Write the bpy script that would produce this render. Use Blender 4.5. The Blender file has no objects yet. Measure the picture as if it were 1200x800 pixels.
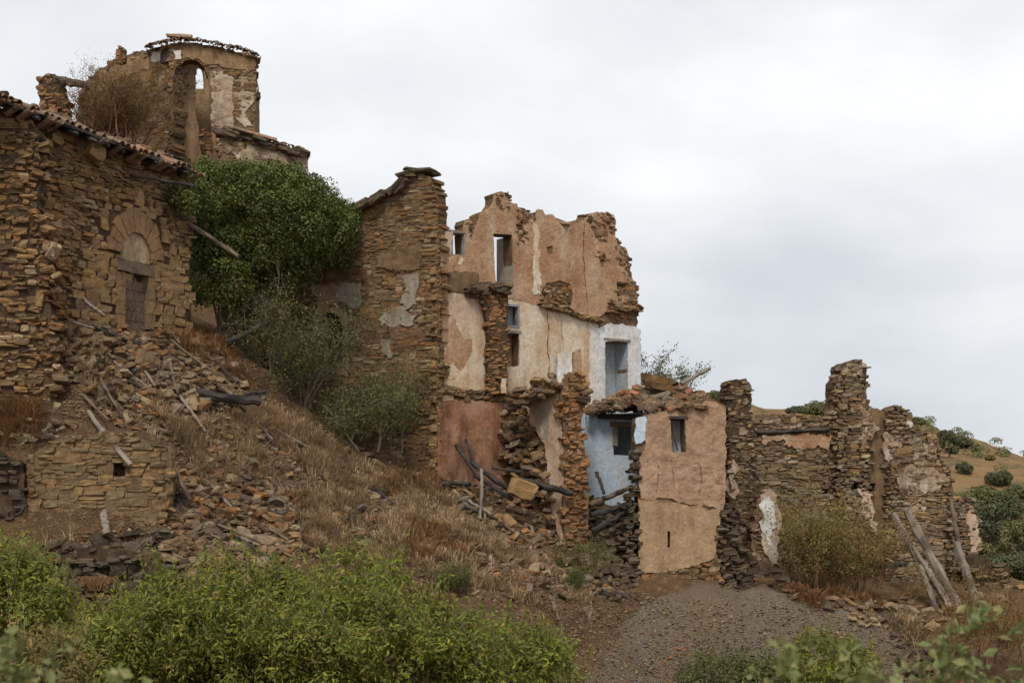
import bpy, math, random
import numpy as np
from mathutils import Vector, geometry as mgeo

# ------------------------------------------------------------------ camera, sky, sun, exposure
SC = bpy.context.scene
COL = SC.collection
F, CX, HY = 1700.0, 600.0, 600.0          # focal length in photo pixels, centre column, horizon row (1200 x 800)

cam_data = bpy.data.cameras.new("camera")
cam = bpy.data.objects.new("camera", cam_data)
COL.objects.link(cam)
cam.location = (0, 0, 0)
cam.rotation_euler = (math.pi / 2, 0, 0)
cam_data.sensor_fit = 'HORIZONTAL'
cam_data.sensor_width = 36.0
cam_data.lens = 36.0 * F / 1200.0
cam_data.shift_y = (HY - 400.0) / 1200.0
cam_data.clip_start = 0.1
cam_data.clip_end = 4000
cam_data.dof.use_dof = True
cam_data.dof.focus_distance = 45.0
cam_data.dof.aperture_fstop = 4.0
SC.camera = cam

SUN_EL, SUN_AZ = math.radians(52), math.radians(188)     # azimuth clockwise from +Y (view direction)
world = bpy.data.worlds.new("World")
SC.world = world
world.use_nodes = True
wt = world.node_tree
wt.nodes.clear()
w_out = wt.nodes.new("ShaderNodeOutputWorld")
w_bg = wt.nodes.new("ShaderNodeBackground")
w_bg.inputs['Strength'].default_value = 0.1
w_sky = wt.nodes.new("ShaderNodeTexSky")
w_sky.sky_type = 'NISHITA'
w_sky.sun_disc = False
w_sky.sun_elevation = SUN_EL
w_sky.sun_rotation = SUN_AZ
w_tc = wt.nodes.new("ShaderNodeTexCoord")
w_map = wt.nodes.new("ShaderNodeMapping")
w_map.inputs['Scale'].default_value = (1.0, 1.0, 2.3)
w_map.inputs['Location'].default_value = (6.3, 3.1, 1.2)
w_n = wt.nodes.new("ShaderNodeTexNoise")
w_n.inputs['Scale'].default_value = 2.1
w_n.inputs['Detail'].default_value = 6.0
w_n.inputs['Roughness'].default_value = 0.5
w_n.inputs['Distortion'].default_value = 0.15
w_r = wt.nodes.new("ShaderNodeValToRGB")
w_r.color_ramp.elements[0].position = 0.34
w_r.color_ramp.elements[0].color = (0.52, 0.56, 0.61, 1)
w_r.color_ramp.elements[1].position = 0.68
w_r.color_ramp.elements[1].color = (0.94, 0.945, 0.95, 1)
w_s = wt.nodes.new("ShaderNodeVectorMath"); w_s.operation = 'SCALE'
w_s.inputs['Scale'].default_value = 10.0
w_m = wt.nodes.new("ShaderNodeMix"); w_m.data_type = 'RGBA'
w_m.inputs['Factor'].default_value = 0.95
wt.links.new(w_tc.outputs['Generated'], w_map.inputs['Vector'])
wt.links.new(w_map.outputs['Vector'], w_n.inputs['Vector'])
wt.links.new(w_n.outputs['Fac'], w_r.inputs['Fac'])
wt.links.new(w_r.outputs['Color'], w_s.inputs[0])
wt.links.new(w_sky.outputs['Color'], w_m.inputs['A'])
wt.links.new(w_s.outputs['Vector'], w_m.inputs['B'])
wt.links.new(w_m.outputs['Result'], w_bg.inputs['Color'])
wt.links.new(w_bg.outputs['Background'], w_out.inputs['Surface'])

sun_data = bpy.data.lights.new("sun", 'SUN')
sun_data.energy = 2.0
sun_data.angle = math.radians(15)
sun_data.color = (1.0, 0.96, 0.90)
sun = bpy.data.objects.new("sun", sun_data)
COL.objects.link(sun)
_sd = Vector((math.sin(SUN_AZ) * math.cos(SUN_EL), math.cos(SUN_AZ) * math.cos(SUN_EL), math.sin(SUN_EL)))
sun.rotation_euler = _sd.to_track_quat('Z', 'Y').to_euler()
sun.location = (20, -20, 60)

SC.view_settings.view_transform = 'Standard'
SC.view_settings.look = 'None'
SC.view_settings.exposure = 0.16
SC.view_settings.gamma = 1.0
SC.view_settings.use_curve_mapping = False

# ------------------------------------------------------------------ numeric helpers
rng = np.random.default_rng(7)
random.seed(7)

def at(px, py, Y):
    return np.array([(px - CX) / F * Y, Y, (HY - py) / F * Y])

def _hash(ix, iy, iz, seed):
    n = (ix * 374761393 + iy * 668265263 + iz * 2147483647 + seed * 974711) & 0xFFFFFFFF
    n = ((n ^ (n >> 13)) * 1274126177) & 0xFFFFFFFF
    n = ((n ^ (n >> 16)) * 2246822519) & 0xFFFFFFFF
    return ((n ^ (n >> 15)) & 0xFFFF) / 65535.0

def vnoise(x, y, z=0.0, seed=0):
    x = np.asarray(x, float); y = np.asarray(y, float); z = np.asarray(z, float) + np.zeros_like(x)
    ix = np.floor(x).astype(np.int64); iy = np.floor(y).astype(np.int64); iz = np.floor(z).astype(np.int64)
    fx, fy, fz = x - ix, y - iy, z - iz
    fx, fy, fz = [t * t * (3 - 2 * t) for t in (fx, fy, fz)]
    r = 0
    for a in (0, 1):
        for b in (0, 1):
            for c in (0, 1):
                w = (fx if a else 1 - fx) * (fy if b else 1 - fy) * (fz if c else 1 - fz)
                r = r + w * _hash(ix + a, iy + b, iz + c, seed)
    return r * 2 - 1

def fbm(x, y, z=0.0, seed=0, oct=4, gain=0.5):
    r = 0; a = 1.0; f = 1.0
    for i in range(oct):
        r = r + a * vnoise(np.asarray(x) * f, np.asarray(y) * f, np.asarray(z) * f, seed + i * 17)
        a *= gain; f *= 2.03
    return r

def in_poly(poly, x, y):
    poly = np.asarray(poly, float)
    x = np.asarray(x, float); y = np.asarray(y, float)
    c = np.zeros(x.shape, bool)
    n = len(poly); j = n - 1
    for i in range(n):
        xi, yi = poly[i]; xj, yj = poly[j]
        if yi != yj:
            m = ((yi > y) != (yj > y)) & (x < (xj - xi) * (y - yi) / (yj - yi) + xi)
            c ^= m
        j = i
    return c

def rot_euler(rx, ry, rz):
    cx, sx, cy, sy, cz, sz = math.cos(rx), math.sin(rx), math.cos(ry), math.sin(ry), math.cos(rz), math.sin(rz)
    X = np.array([[1, 0, 0], [0, cx, -sx], [0, sx, cx]])
    Yy = np.array([[cy, 0, sy], [0, 1, 0], [-sy, 0, cy]])
    Z = np.array([[cz, -sz, 0], [sz, cz, 0], [0, 0, 1]])
    return Z @ Yy @ X

# ------------------------------------------------------------------ object helpers
def mesh_data(name, verts, faces, mat, smooth=False):
    """faces: ndarray (n,3) or (n,4), or a list of such arrays"""
    verts = np.asarray(verts, np.float32)
    fl = faces if isinstance(faces, list) else [faces]
    fl = [np.asarray(f, np.int32) for f in fl if len(f)]
    me = bpy.data.meshes.new(name)
    me.vertices.add(len(verts))
    me.vertices.foreach_set("co", verts.ravel())
    loops = np.concatenate([f.ravel() for f in fl])
    tot = np.concatenate([np.full(len(f), f.shape[1], np.int32) for f in fl])
    start = np.concatenate([[0], np.cumsum(tot)[:-1]]).astype(np.int32)
    me.loops.add(len(loops))
    me.loops.foreach_set("vertex_index", loops)
    me.polygons.add(len(tot))
    me.polygons.foreach_set("loop_start", start)
    me.polygons.foreach_set("loop_total", tot)
    me.polygons.foreach_set("use_smooth", np.full(len(tot), bool(smooth)))
    me.update(calc_edges=True)
    if mat: me.materials.append(mat)
    return me

def put(name, me, parent=None, loc=(0, 0, 0), rot=(0, 0, 0), scale=(1, 1, 1)):
    o = bpy.data.objects.new(name, me)
    o.location = loc; o.rotation_euler = rot; o.scale = scale
    if parent: o.parent = parent
    COL.objects.link(o)
    return o

def part(name, verts, faces, mat, parent=None, smooth=False, kind=None):
    """verts in world space; stored relative to the parent chain (all parents are pure translations)"""
    off = np.zeros(3); p = parent
    while p is not None:
        off = off + np.array(p.location); p = p.parent
    v = np.asarray(verts, float)
    if len(v) == 0: return None
    if parent is None:
        c = np.array([v[:, 0].mean(), v[:, 1].mean(), v[:, 2].min()])
        o = put(name, mesh_data(name, v - c, faces, mat, smooth), None, c)
    else:
        o = put(name, mesh_data(name, v - off, faces, mat, smooth), parent)
    if kind: o["kind"] = kind
    return o

def tag(o, label, cat, group=None, kind=None):
    o["label"] = label; o["category"] = cat
    if group: o["group"] = group
    if kind: o["kind"] = kind
    return o

def thing(name, label, cat, loc, group=None):
    o = bpy.data.objects.new(name, None)
    o.empty_display_size = 0.3
    o.location = loc
    COL.objects.link(o)
    return tag(o, label, cat, group, 'thing')

# ------------------------------------------------------------------ materials
def new_mat(name):
    m = bpy.data.materials.new(name); m.use_nodes = True
    nt = m.node_tree
    b = nt.nodes['Principled BSDF']
    b.inputs['Roughness'].default_value = 0.95
    b.inputs['Specular IOR Level'].default_value = 0.15
    return m, nt, b

def N(nt, t, **kw):
    n = nt.nodes.new(t)
    for k, v in kw.items():
        if hasattr(n, k): setattr(n, k, v)
        else: n.inputs[k].default_value = v
    return n

def L(nt, a, b): nt.links.new(a, b)

def ramp(nt, cols, interp='LINEAR'):
    r = nt.nodes.new("ShaderNodeValToRGB"); cr = r.color_ramp; cr.interpolation = interp
    while len(cr.elements) < len(cols): cr.elements.new(0.5)
    for e, (p, c) in zip(cr.elements, cols):
        e.position = p; e.color = (c[0], c[1], c[2], 1)
    return r

def pos_noise(nt, scale, detail=4, rough=0.55, stretch=(1, 1, 1), coord='pos'):
    if coord == 'pos':
        g = N(nt, "ShaderNodeNewGeometry").outputs['Position']
    else:
        g = N(nt, "ShaderNodeTexCoord").outputs['Object']
    mp = N(nt, "ShaderNodeMapping"); mp.inputs['Scale'].default_value = stretch
    L(nt, g, mp.inputs['Vector'])
    n = N(nt, "ShaderNodeTexNoise"); n.inputs['Scale'].default_value = scale
    n.inputs['Detail'].default_value = detail; n.inputs['Roughness'].default_value = rough
    L(nt, mp.outputs['Vector'], n.inputs['Vector'])
    return n.outputs['Fac']

def mixc(nt, fac, a, b, blend='MIX'):
    m = nt.nodes.new("ShaderNodeMix"); m.data_type = 'RGBA'; m.blend_type = blend
    for s, v in (('Factor', fac), ('A', a), ('B', b)):
        inp = [i for i in m.inputs if i.name == s and (i.type == ('VALUE' if s == 'Factor' else 'RGBA'))][0]
        if isinstance(v, (int, float)): inp.default_value = v
        elif isinstance(v, tuple): inp.default_value = (v[0], v[1], v[2], 1)
        else: L(nt, v, inp)
    return [o for o in m.outputs if o.type == 'RGBA'][0]

def vmap(nt, src, a, b, c, d):
    m = N(nt, "ShaderNodeMapRange"); m.inputs['From Min'].default_value = a; m.inputs['From Max'].default_value = b
    m.inputs['To Min'].default_value = c; m.inputs['To Max'].default_value = d
    L(nt, src, m.inputs['Value']); return m.outputs['Result']

def bump(nt, b, src, strength=0.6, dist=0.03):
    bn = N(nt, "ShaderNodeBump"); bn.inputs['Strength'].default_value = strength; bn.inputs['Distance'].default_value = dist
    L(nt, src, bn.inputs['Height']); L(nt, bn.outputs['Normal'], b.inputs['Normal'])

def rand_value(nt):
    oi = N(nt, "ShaderNodeObjectInfo").outputs['Random']
    ri = N(nt, "ShaderNodeNewGeometry").outputs['Random Per Island']
    a = N(nt, "ShaderNodeMath", operation='ADD'); L(nt, oi, a.inputs[0]); L(nt, ri, a.inputs[1])
    f = N(nt, "ShaderNodeMath", operation='FRACT'); L(nt, a.outputs[0], f.inputs[0])
    return f.outputs[0]

def stone_mat(name, cols, lichen=None, dark=0.55, pull=(.12, .6)):
    m, nt, b = new_mat(name)
    r = rand_value(nt)
    n = len(cols)
    rp = ramp(nt, [((i + 0.5) / n, c) for i, c in enumerate(cols)])
    L(nt, r, rp.inputs['Fac'])
    mean = tuple(sum(c[i] for c in cols) / n for i in range(3))
    n0 = pos_noise(nt, 1.2, 4, .6)
    rc = mixc(nt, vmap(nt, n0, .35, .65, *pull), rp.outputs['Color'], mean)
    n1 = pos_noise(nt, 7.0, 6, 0.65)
    n2 = pos_noise(nt, 0.55, 3)
    f1 = vmap(nt, n1, 0.25, 0.75, dark, 1.3)
    c1 = mixc(nt, 1.0, rc, f1, 'MULTIPLY')
    f2 = vmap(nt, n2, 0.3, 0.7, 0.78, 1.15)
    c2 = mixc(nt, 1.0, c1, f2, 'MULTIPLY')
    if lichen:
        n3 = pos_noise(nt, 2.6, 5, 0.7)
        f3 = vmap(nt, n3, 0.56, 0.66, 0.0, 0.75)
        c2 = mixc(nt, f3, c2, lichen)
    L(nt, c2, b.inputs['Base Color'])
    bump(nt, b, pos_noise(nt, 16, 8, 0.7), 0.9, 0.05)
    return m

def plaster_mat(name, base, alt, stain, streak=0.5, scale=1.0, spots=None, bscale=14, bstr=0.5):
    m, nt, b = new_mat(name)
    n1 = pos_noise(nt, 1.1 * scale, 6, 0.6)
    c = mixc(nt, vmap(nt, n1, 0.36, 0.62, 0, 1), base, alt)
    n2 = pos_noise(nt, 1.6 * scale, 6, 0.62, (1, 1, 0.28))
    c = mixc(nt, vmap(nt, n2, 0.48, 0.66, 0, streak), c, stain)
    n5 = pos_noise(nt, 2.8, 6, 0.7, (1, 1, 0.12))
    c = mixc(nt, vmap(nt, n5, 0.54, 0.72, 0, streak * .6), c, tuple(0.45 * q for q in stain))
    n3 = pos_noise(nt, 9, 7, 0.7)
    c = mixc(nt, 1.0, c, vmap(nt, n3, 0.3, 0.7, 0.72, 1.2), 'MULTIPLY')
    if spots:
        n4 = pos_noise(nt, 4.5, 8, 0.75)
        c = mixc(nt, vmap(nt, n4, 0.60, 0.66, 0, 0.85), c, spots)
    L(nt, c, b.inputs['Base Color'])
    bump(nt, b, pos_noise(nt, bscale, 9, 0.72), bstr, 0.06)
    return m

def wood_mat(name, a, bb, dark):
    m, nt, b = new_mat(name)
    n1 = pos_noise(nt, 6, 7, 0.7, (0.12, 1.6, 1.6), 'obj')
    c = mixc(nt, vmap(nt, n1, 0.35, 0.65, 0, 1), a, bb)
    n2 = pos_noise(nt, 2.2, 4, 0.6, (0.5, 1, 1), 'obj')
    c = mixc(nt, vmap(nt, n2, 0.5, 0.66, 0, 0.85), c, dark)
    L(nt, c, b.inputs['Base Color'])
    bump(nt, b, n1, 0.8, 0.03)
    return m

def leaf_mat(name, cols, trans=0.25):
    m, nt, b = new_mat(name)
    b.inputs['Roughness'].default_value = 0.6
    b.inputs['Specular IOR Level'].default_value = 0.3
    ri = N(nt, "ShaderNodeNewGeometry").outputs['Random Per Island']
    n = len(cols)
    rp = ramp(nt, [((i + 0.5) / n, c) for i, c in enumerate(cols)])
    L(nt, ri, rp.inputs['Fac'])
    nn = pos_noise(nt, 1.3, 3)
    c = mixc(nt, 1.0, rp.outputs['Color'], vmap(nt, nn, 0.3, 0.7, 0.7, 1.25), 'MULTIPLY')
    L(nt, c, b.inputs['Base Color'])
    if trans:
        t = N(nt, "ShaderNodeBsdfTranslucent"); L(nt, c, t.inputs['Color'])
        ms = N(nt, "ShaderNodeMixShader"); ms.inputs['Fac'].default_value = trans
        L(nt, b.outputs['BSDF'], ms.inputs[1]); L(nt, t.outputs['BSDF'], ms.inputs[2])
        L(nt, ms.outputs['Shader'], nt.nodes['Material Output'].inputs['Surface'])
    return m

OCH = (0.40, 0.235, 0.095); BRN = (0.225, 0.132, 0.062); DRK = (0.050, 0.037, 0.026); RUS = (0.37, 0.160, 0.057)
GRY = (0.18, 0.138, 0.094); PAL = (0.50, 0.38, 0.23); GRN = (0.165, 0.132, 0.074)
M = {}
M['st_left'] = stone_mat("stone_ochre", [OCH, BRN, DRK, RUS, GRY, BRN, DRK, OCH, BRN, PAL])
M['st_gable'] = stone_mat("stone_brown", [BRN, OCH, GRY, DRK, RUS, BRN, GRY, PAL])
M['st_grey'] = stone_mat("stone_grey_brown", [GRY, BRN, DRK, GRY, OCH, BRN, PAL, GRY], (0.34, 0.30, 0.25))
M['st_low'] = stone_mat("stone_olive", [GRN, GRY, OCH, BRN, GRN, (0.21, 0.18, 0.12), BRN, OCH], None, .55, (.35, .75))
M['st_red'] = stone_mat("stone_red_brown", [(0.36, 0.17, 0.085), BRN, (0.30, 0.16, 0.09), DRK, OCH, (0.33, 0.18, 0.10), RUS, BRN])
M['st_dark'] = stone_mat("stone_dark_slate", [DRK, GRY, (0.12, 0.10, 0.08), BRN, DRK, GRN])
M['st_rubble'] = stone_mat("stone_rubble", [GRY, BRN, DRK, OCH, GRY, PAL, BRN, (0.23, 0.20, 0.165), DRK, RUS])
M['st_ashlar'] = stone_mat("stone_ashlar", [OCH, (0.30, 0.19, 0.09), (0.25, 0.155, 0.085), (0.38, 0.27, 0.14), (0.22, 0.13, 0.075)], None, 0.7)
M['st_arch'] = stone_mat('stone_arch', [(0.33, 0.205, 0.095), (0.27, 0.15, 0.085), (0.30, 0.20, 0.10), (0.24, 0.135, 0.08)], None, .7)
M['tymp'] = plaster_mat('plaster_tympanum', (0.48, 0.39, 0.27), (0.36, 0.24, 0.13), (0.28, 0.17, 0.09), .8, 2.0)
M['cornice'] = plaster_mat('render_brown', (0.36, 0.235, 0.125), (0.28, 0.175, 0.09), (0.17, 0.105, 0.06), .8, 1.5)
M['mortar'] = plaster_mat("mortar_earth", (0.125, 0.080, 0.043), (0.065, 0.043, 0.026), (0.035, 0.025, 0.017), 0.6, 2.0)
M['mortar_pale'] = plaster_mat("mortar_pale", (0.25, 0.16, 0.086), (0.16, 0.10, 0.054), (0.08, 0.052, 0.032), 0.5, 2.0)
M['pink'] = plaster_mat("plaster_pink", (0.50, 0.31, 0.19), (0.39, 0.21, 0.115), (0.50, 0.38, 0.25), 0.9, 1.2, (0.30, 0.19, 0.115), 10, .9)
M['pink2'] = plaster_mat("plaster_earth_pink", (0.47, 0.305, 0.20), (0.39, 0.24, 0.15), (0.38, 0.25, 0.155), 0.6, 1.3, (0.33, 0.21, 0.13), 9, 0.8)
M['tan'] = plaster_mat("plaster_tan", (0.48, 0.325, 0.195), (0.41, 0.265, 0.15), (0.30, 0.19, 0.11), 0.8, 1.2, (0.36, 0.24, 0.145), 11, 0.7)
M['cream'] = plaster_mat("plaster_cream", (0.72, 0.63, 0.50), (0.60, 0.45, 0.29), (0.50, 0.31, 0.17), 0.9, 0.8, (0.62, 0.44, 0.33))
M['blush'] = plaster_mat("plaster_blush", (0.60, 0.46, 0.35), (0.53, 0.37, 0.26), (0.44, 0.28, 0.17), 0.6, 1.1)
M['white'] = plaster_mat("plaster_white", (0.72, 0.70, 0.66), (0.66, 0.60, 0.51), (0.48, 0.36, 0.25), 0.55, 1.0)
M['bluewhite'] = plaster_mat("plaster_blue_white", (0.74, 0.745, 0.74), (0.62, 0.65, 0.68), (0.66, 0.52, 0.37), 0.8, 1.0)
M['blue'] = plaster_mat("plaster_blue", (0.42, 0.53, 0.65), (0.58, 0.64, 0.69), (0.52, 0.50, 0.46), 0.7, 0.9)
M['greyblue'] = plaster_mat("plaster_grey_blue", (0.37, 0.41, 0.45), (0.44, 0.46, 0.47), (0.40, 0.36, 0.30), 0.5, 1.0)
M['terra'] = plaster_mat("plaster_terracotta", (0.30, 0.13, 0.068), (0.41, 0.24, 0.15), (0.14, 0.07, 0.042), 0.95, 1.1, (0.42, 0.29, 0.19))
M['greyplaster'] = plaster_mat("plaster_grey", (0.40, 0.34, 0.265), (0.33, 0.27, 0.20), (0.22, 0.17, 0.12), 0.6, 1.3)
M['rose'] = plaster_mat("plaster_rough_white", (0.56, 0.45, 0.345), (0.40, 0.285, 0.19), (0.24, 0.15, 0.09), 0.7, 1.8, (0.20, 0.13, 0.09), 8, 1.0)
M['tile'] = stone_mat("roof_tile_clay", [(0.36, 0.19, 0.11), (0.28, 0.17, 0.10), (0.38, 0.26, 0.16), (0.17, 0.13, 0.09), (0.33, 0.21, 0.13)], (0.24, 0.22, 0.17))
M['brick'] = stone_mat("brick_fragment", [(0.42, 0.17, 0.09), (0.36, 0.15, 0.085), (0.46, 0.24, 0.14)])
M['wood'] = wood_mat("wood_weathered", (0.21, 0.17, 0.13), (0.30, 0.25, 0.20), (0.10, 0.08, 0.06))
M['wood_dark'] = wood_mat("wood_charred", (0.045, 0.038, 0.033), (0.085, 0.07, 0.058), (0.022, 0.02, 0.018))
M['wood_brown'] = wood_mat("wood_brown", (0.14, 0.10, 0.065), (0.20, 0.145, 0.10), (0.06, 0.045, 0.035))
M['frame_blue'] = wood_mat("wood_grey_blue", (0.25, 0.26, 0.265), (0.33, 0.33, 0.32), (0.15, 0.14, 0.13))
M['ivy'] = leaf_mat("leaf_ivy", [(0.078, 0.098, 0.019), (0.115, 0.135, 0.027), (0.175, 0.19, 0.042), (0.088, 0.11, 0.023)], 0.2)
M['almond'] = leaf_mat("leaf_almond", [(0.195, 0.225, 0.033), (0.245, 0.275, 0.04), (0.13, 0.155, 0.027), (0.34, 0.34, 0.055), (0.20, 0.23, 0.035), (0.10, 0.13, 0.025), (0.19, 0.22, 0.035), (0.40, 0.33, 0.05), (0.17, 0.12, 0.05)], 0.35)
M['olive'] = leaf_mat("leaf_olive", [(0.115, 0.13, 0.038), (0.15, 0.16, 0.048), (0.085, 0.10, 0.03), (0.19, 0.175, 0.06)], 0.25)
M['yellowgreen'] = leaf_mat("leaf_yellow_green", [(0.20, 0.19, 0.05), (0.28, 0.225, 0.07), (0.15, 0.155, 0.05), (0.33, 0.20, 0.07)], 0.3)
M['russet'] = leaf_mat("leaf_russet", [(0.25, 0.14, 0.045), (0.20, 0.155, 0.05), (0.31, 0.165, 0.055), (0.16, 0.13, 0.045)], 0.3)
M['hilltree'] = leaf_mat("leaf_hill_tree", [(0.075, 0.085, 0.04), (0.105, 0.115, 0.05), (0.14, 0.14, 0.06)], 0.2)
M['hillbush'] = leaf_mat("leaf_hill_bush", [(0.17, 0.165, 0.06), (0.22, 0.195, 0.07), (0.13, 0.13, 0.05)], 0.2)
M['sage'] = leaf_mat("leaf_sage", [(0.20, 0.23, 0.08), (0.26, 0.28, 0.10), (0.15, 0.17, 0.06), (0.31, 0.29, 0.11)], 0.35)
M['twig'] = leaf_mat("twig_brown", [(0.12, 0.085, 0.055), (0.16, 0.12, 0.085), (0.09, 0.065, 0.045)], 0)
M['twig_red'] = leaf_mat("twig_red_brown", [(0.17, 0.075, 0.04), (0.23, 0.105, 0.055), (0.10, 0.055, 0.035)], 0)
M['straw'] = leaf_mat("grass_dry", [(0.46, 0.335, 0.195), (0.37, 0.255, 0.14), (0.56, 0.43, 0.27), (0.30, 0.19, 0.10)], 0.25)
M['straw_red'] = leaf_mat("grass_red", [(0.30, 0.155, 0.065), (0.36, 0.20, 0.09), (0.24, 0.12, 0.05), (0.40, 0.26, 0.13)], 0.25)

def ground_mat():
    m, nt, b = new_mat("ground_soil")
    n1 = pos_noise(nt, 0.9, 7, 0.65)
    c = mixc(nt, vmap(nt, n1, 0.35, 0.65, 0, 1), (0.18, 0.105, 0.054), (0.10, 0.060, 0.033))
    n2 = pos_noise(nt, 5, 8, 0.75)
    c = mixc(nt, vmap(nt, n2, 0.52, 0.64, 0, 0.8), c, (0.29, 0.195, 0.11))
    a = N(nt, "ShaderNodeAttribute"); a.attribute_name = "gravel"
    v = N(nt, "ShaderNodeTexVoronoi"); v.inputs['Scale'].default_value = 24
    L(nt, N(nt, "ShaderNodeNewGeometry").outputs['Position'], v.inputs['Vector'])
    gr = mixc(nt, vmap(nt, v.outputs['Color'], 0.2, 0.9, 0, 1), (0.165, 0.135, 0.10), (0.245, 0.20, 0.15))
    gr = mixc(nt, vmap(nt, pos_noise(nt, 0.6, 5, 0.6, (1, 1, 0.5)), 0.42, 0.62, 0, 0.8), gr, (0.20, 0.145, 0.09))
    c = mixc(nt, a.outputs['Fac'], c, gr)
    L(nt, c, b.inputs['Base Color'])
    s = N(nt, "ShaderNodeMath", operation='SUBTRACT'); L(nt, n2, s.inputs[0]); L(nt, v.outputs['Distance'], s.inputs[1])
    bump(nt, b, s.outputs[0], 0.9, 0.08)
    return m
M['ground'] = ground_mat()

def hill_mat():
    m, nt, b = new_mat("hill_dry_grass")
    c = mixc(nt, vmap(nt, pos_noise(nt, 0.06, 6, 0.65), 0.38, 0.62, 0, 1), (0.34, 0.20, 0.09), (0.23, 0.14, 0.065))
    c = mixc(nt, vmap(nt, pos_noise(nt, 0.22, 8, 0.75), 0.5, 0.6, 0, 0.85), c, (0.105, 0.10, 0.045))
    L(nt, c, b.inputs['Base Color'])
    bump(nt, b, pos_noise(nt, 0.8, 8, 0.75), 0.8, 0.8)
    return m
M['hill'] = hill_mat()

# ------------------------------------------------------------------ ground: a triangulated survey, gridded
SURVEY = [  # photo column, photo row, distance
    (-300, 700, 32.5), (0, 700, 33), (100, 705, 33), (200, 695, 33.5), (300, 680, 34.5), (400, 690, 35.5), (500, 700, 36.5), (600, 730, 37),
    (690, 800, 37.6), (800, 850, 41.0), (900, 850, 41.6), (1000, 850, 41.8), (800, 900, 38), (900, 910, 38.5), (1000, 910, 39), (1100, 830, 41), (1200, 790, 42), (1500, 790, 43),
    (-300, 640, 34.4), (-60, 640, 34.7), (30, 640, 34.9), (120, 640, 35.0), (205, 612, 35.6),
    (30, 512, 35.65), (120, 508, 35.9), (185, 528, 36.1), (212, 560, 36.3), (-60, 500, 35.6), (-300, 480, 35.8),
    (0, 482, 36.1), (66, 485, 36.2), (-100, 480, 36.2),
    (260, 610, 36.8), (350, 625, 37.6), (430, 640, 38.2), (520, 660, 38.8), (600, 680, 39.3), (660, 705, 40),
    (70, 420, 37.0), (80, 380, 37.6), (100, 372, 38.4), (140, 380, 39.6), (180, 393, 40.7), (225, 400, 42.3),
    (120, 440, 37.5), (150, 470, 37.6), (200, 480, 38.2), (250, 525, 38.3), (200, 430, 39.2), (250, 440, 40.8), (300, 490, 41.0),
    (260, 400, 43.5), (300, 425, 44.0), (330, 520, 41.0), (350, 575, 39.3), (420, 600, 40.2), (400, 545, 42.5), (470, 575, 43.2),
    (500, 620, 40.8), (560, 620, 42.5), (600, 640, 42), (540, 590, 44.3),
    (505, 550, 45.6), (440, 530, 46.0), (390, 490, 47.0), (330, 440, 48.0), (270, 400, 49.0),
    (520, 556, 46.6), (560, 565, 47.0), (600, 570, 48.0), (615, 585, 46.8), (640, 605, 46.2), (650, 630, 45.0),
    (690, 640, 45.2), (720, 640, 45.0), (700, 600, 46.8), (740, 595, 47), (745, 694, 43.9), (700, 672, 43.8), (650, 660, 43),
    (800, 694, 44.0), (855, 690, 44.6), (780, 600, 46.5), (840, 620, 47),
    (720, 700, 42.5), (770, 702, 43.2), (830, 700, 43.6), (900, 692, 44.2), (960, 698, 44.4), (1020, 712, 44.4), (1045, 735, 43.8),
    (780, 760, 41.9), (900, 765, 43.0), (1000, 775, 43.1), (1080, 750, 43), (1150, 740, 44), (1250, 730, 45),
    (880, 665, 46.5), (930, 690, 46.2), (1000, 698, 46.6), (1060, 705, 47), (1110, 712, 46.8), (1150, 700, 47.5), (1200, 690, 49), (1350, 690, 50),
    (900, 640, 52), (1000, 650, 53), (1100, 680, 54), (1200, 700, 56), (1400, 700, 58),
    (-300, 210, 55), (0, 180, 55), (90, 178, 55.5), (150, 185, 55.5), (210, 200, 55.5), (270, 220, 55.5), (340, 240, 56), (380, 300, 56),
    (270, 330, 51), (350, 350, 51.5), (420, 400, 52), (500, 470, 53), (600, 520, 54), (700, 545, 55), (800, 570, 56),
    (100, 180, 75), (250, 200, 75), (350, 260, 75), (-200, 200, 80), (450, 400, 70), (550, 480, 70), (700, 560, 70), (900, 620, 70), (1100, 720, 75), (1300, 740, 80),
]
SV = [at(*p) for p in SURVEY]
SV += [np.array(p, float) for p in ((-40, -40, -1.7), (40, -40, -1.7), (-8, 0, -1.7), (8, 0, -1.7), (-6, 6, -1.9), (6, 6, -1.9), (-15, 14, -4.2), (15, 14, -4.2), (0, 14, -4.4),
                                    (-18, 24, -5.0), (-8, 26, -5.0), (0, 27, -5.4), (8, 28, -6.0), (20, 28, -6.2), (-40, 20, -4), (45, 25, -6),
                                    (-700, -60, 0), (700, -60, -6), (700, 1500, -12), (-700, 1500, -12), (-60, 100, 8), (0, 110, -4), (60, 110, -9),
                                    (120, 60, -7), (-100, 50, 6))]
SV = np.array(SV)
_t = mgeo.delaunay_2d_cdt([Vector((p[0], p[1])) for p in SV], [], [], 0, 1e-5)
_tv = np.array([[v.x, v.y] for v in _t[0]]); _torig = _t[3]
_tz = np.array([SV[o[0]][2] if len(o) else 0 for o in _torig])
_tf = np.array(_t[2])

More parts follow.
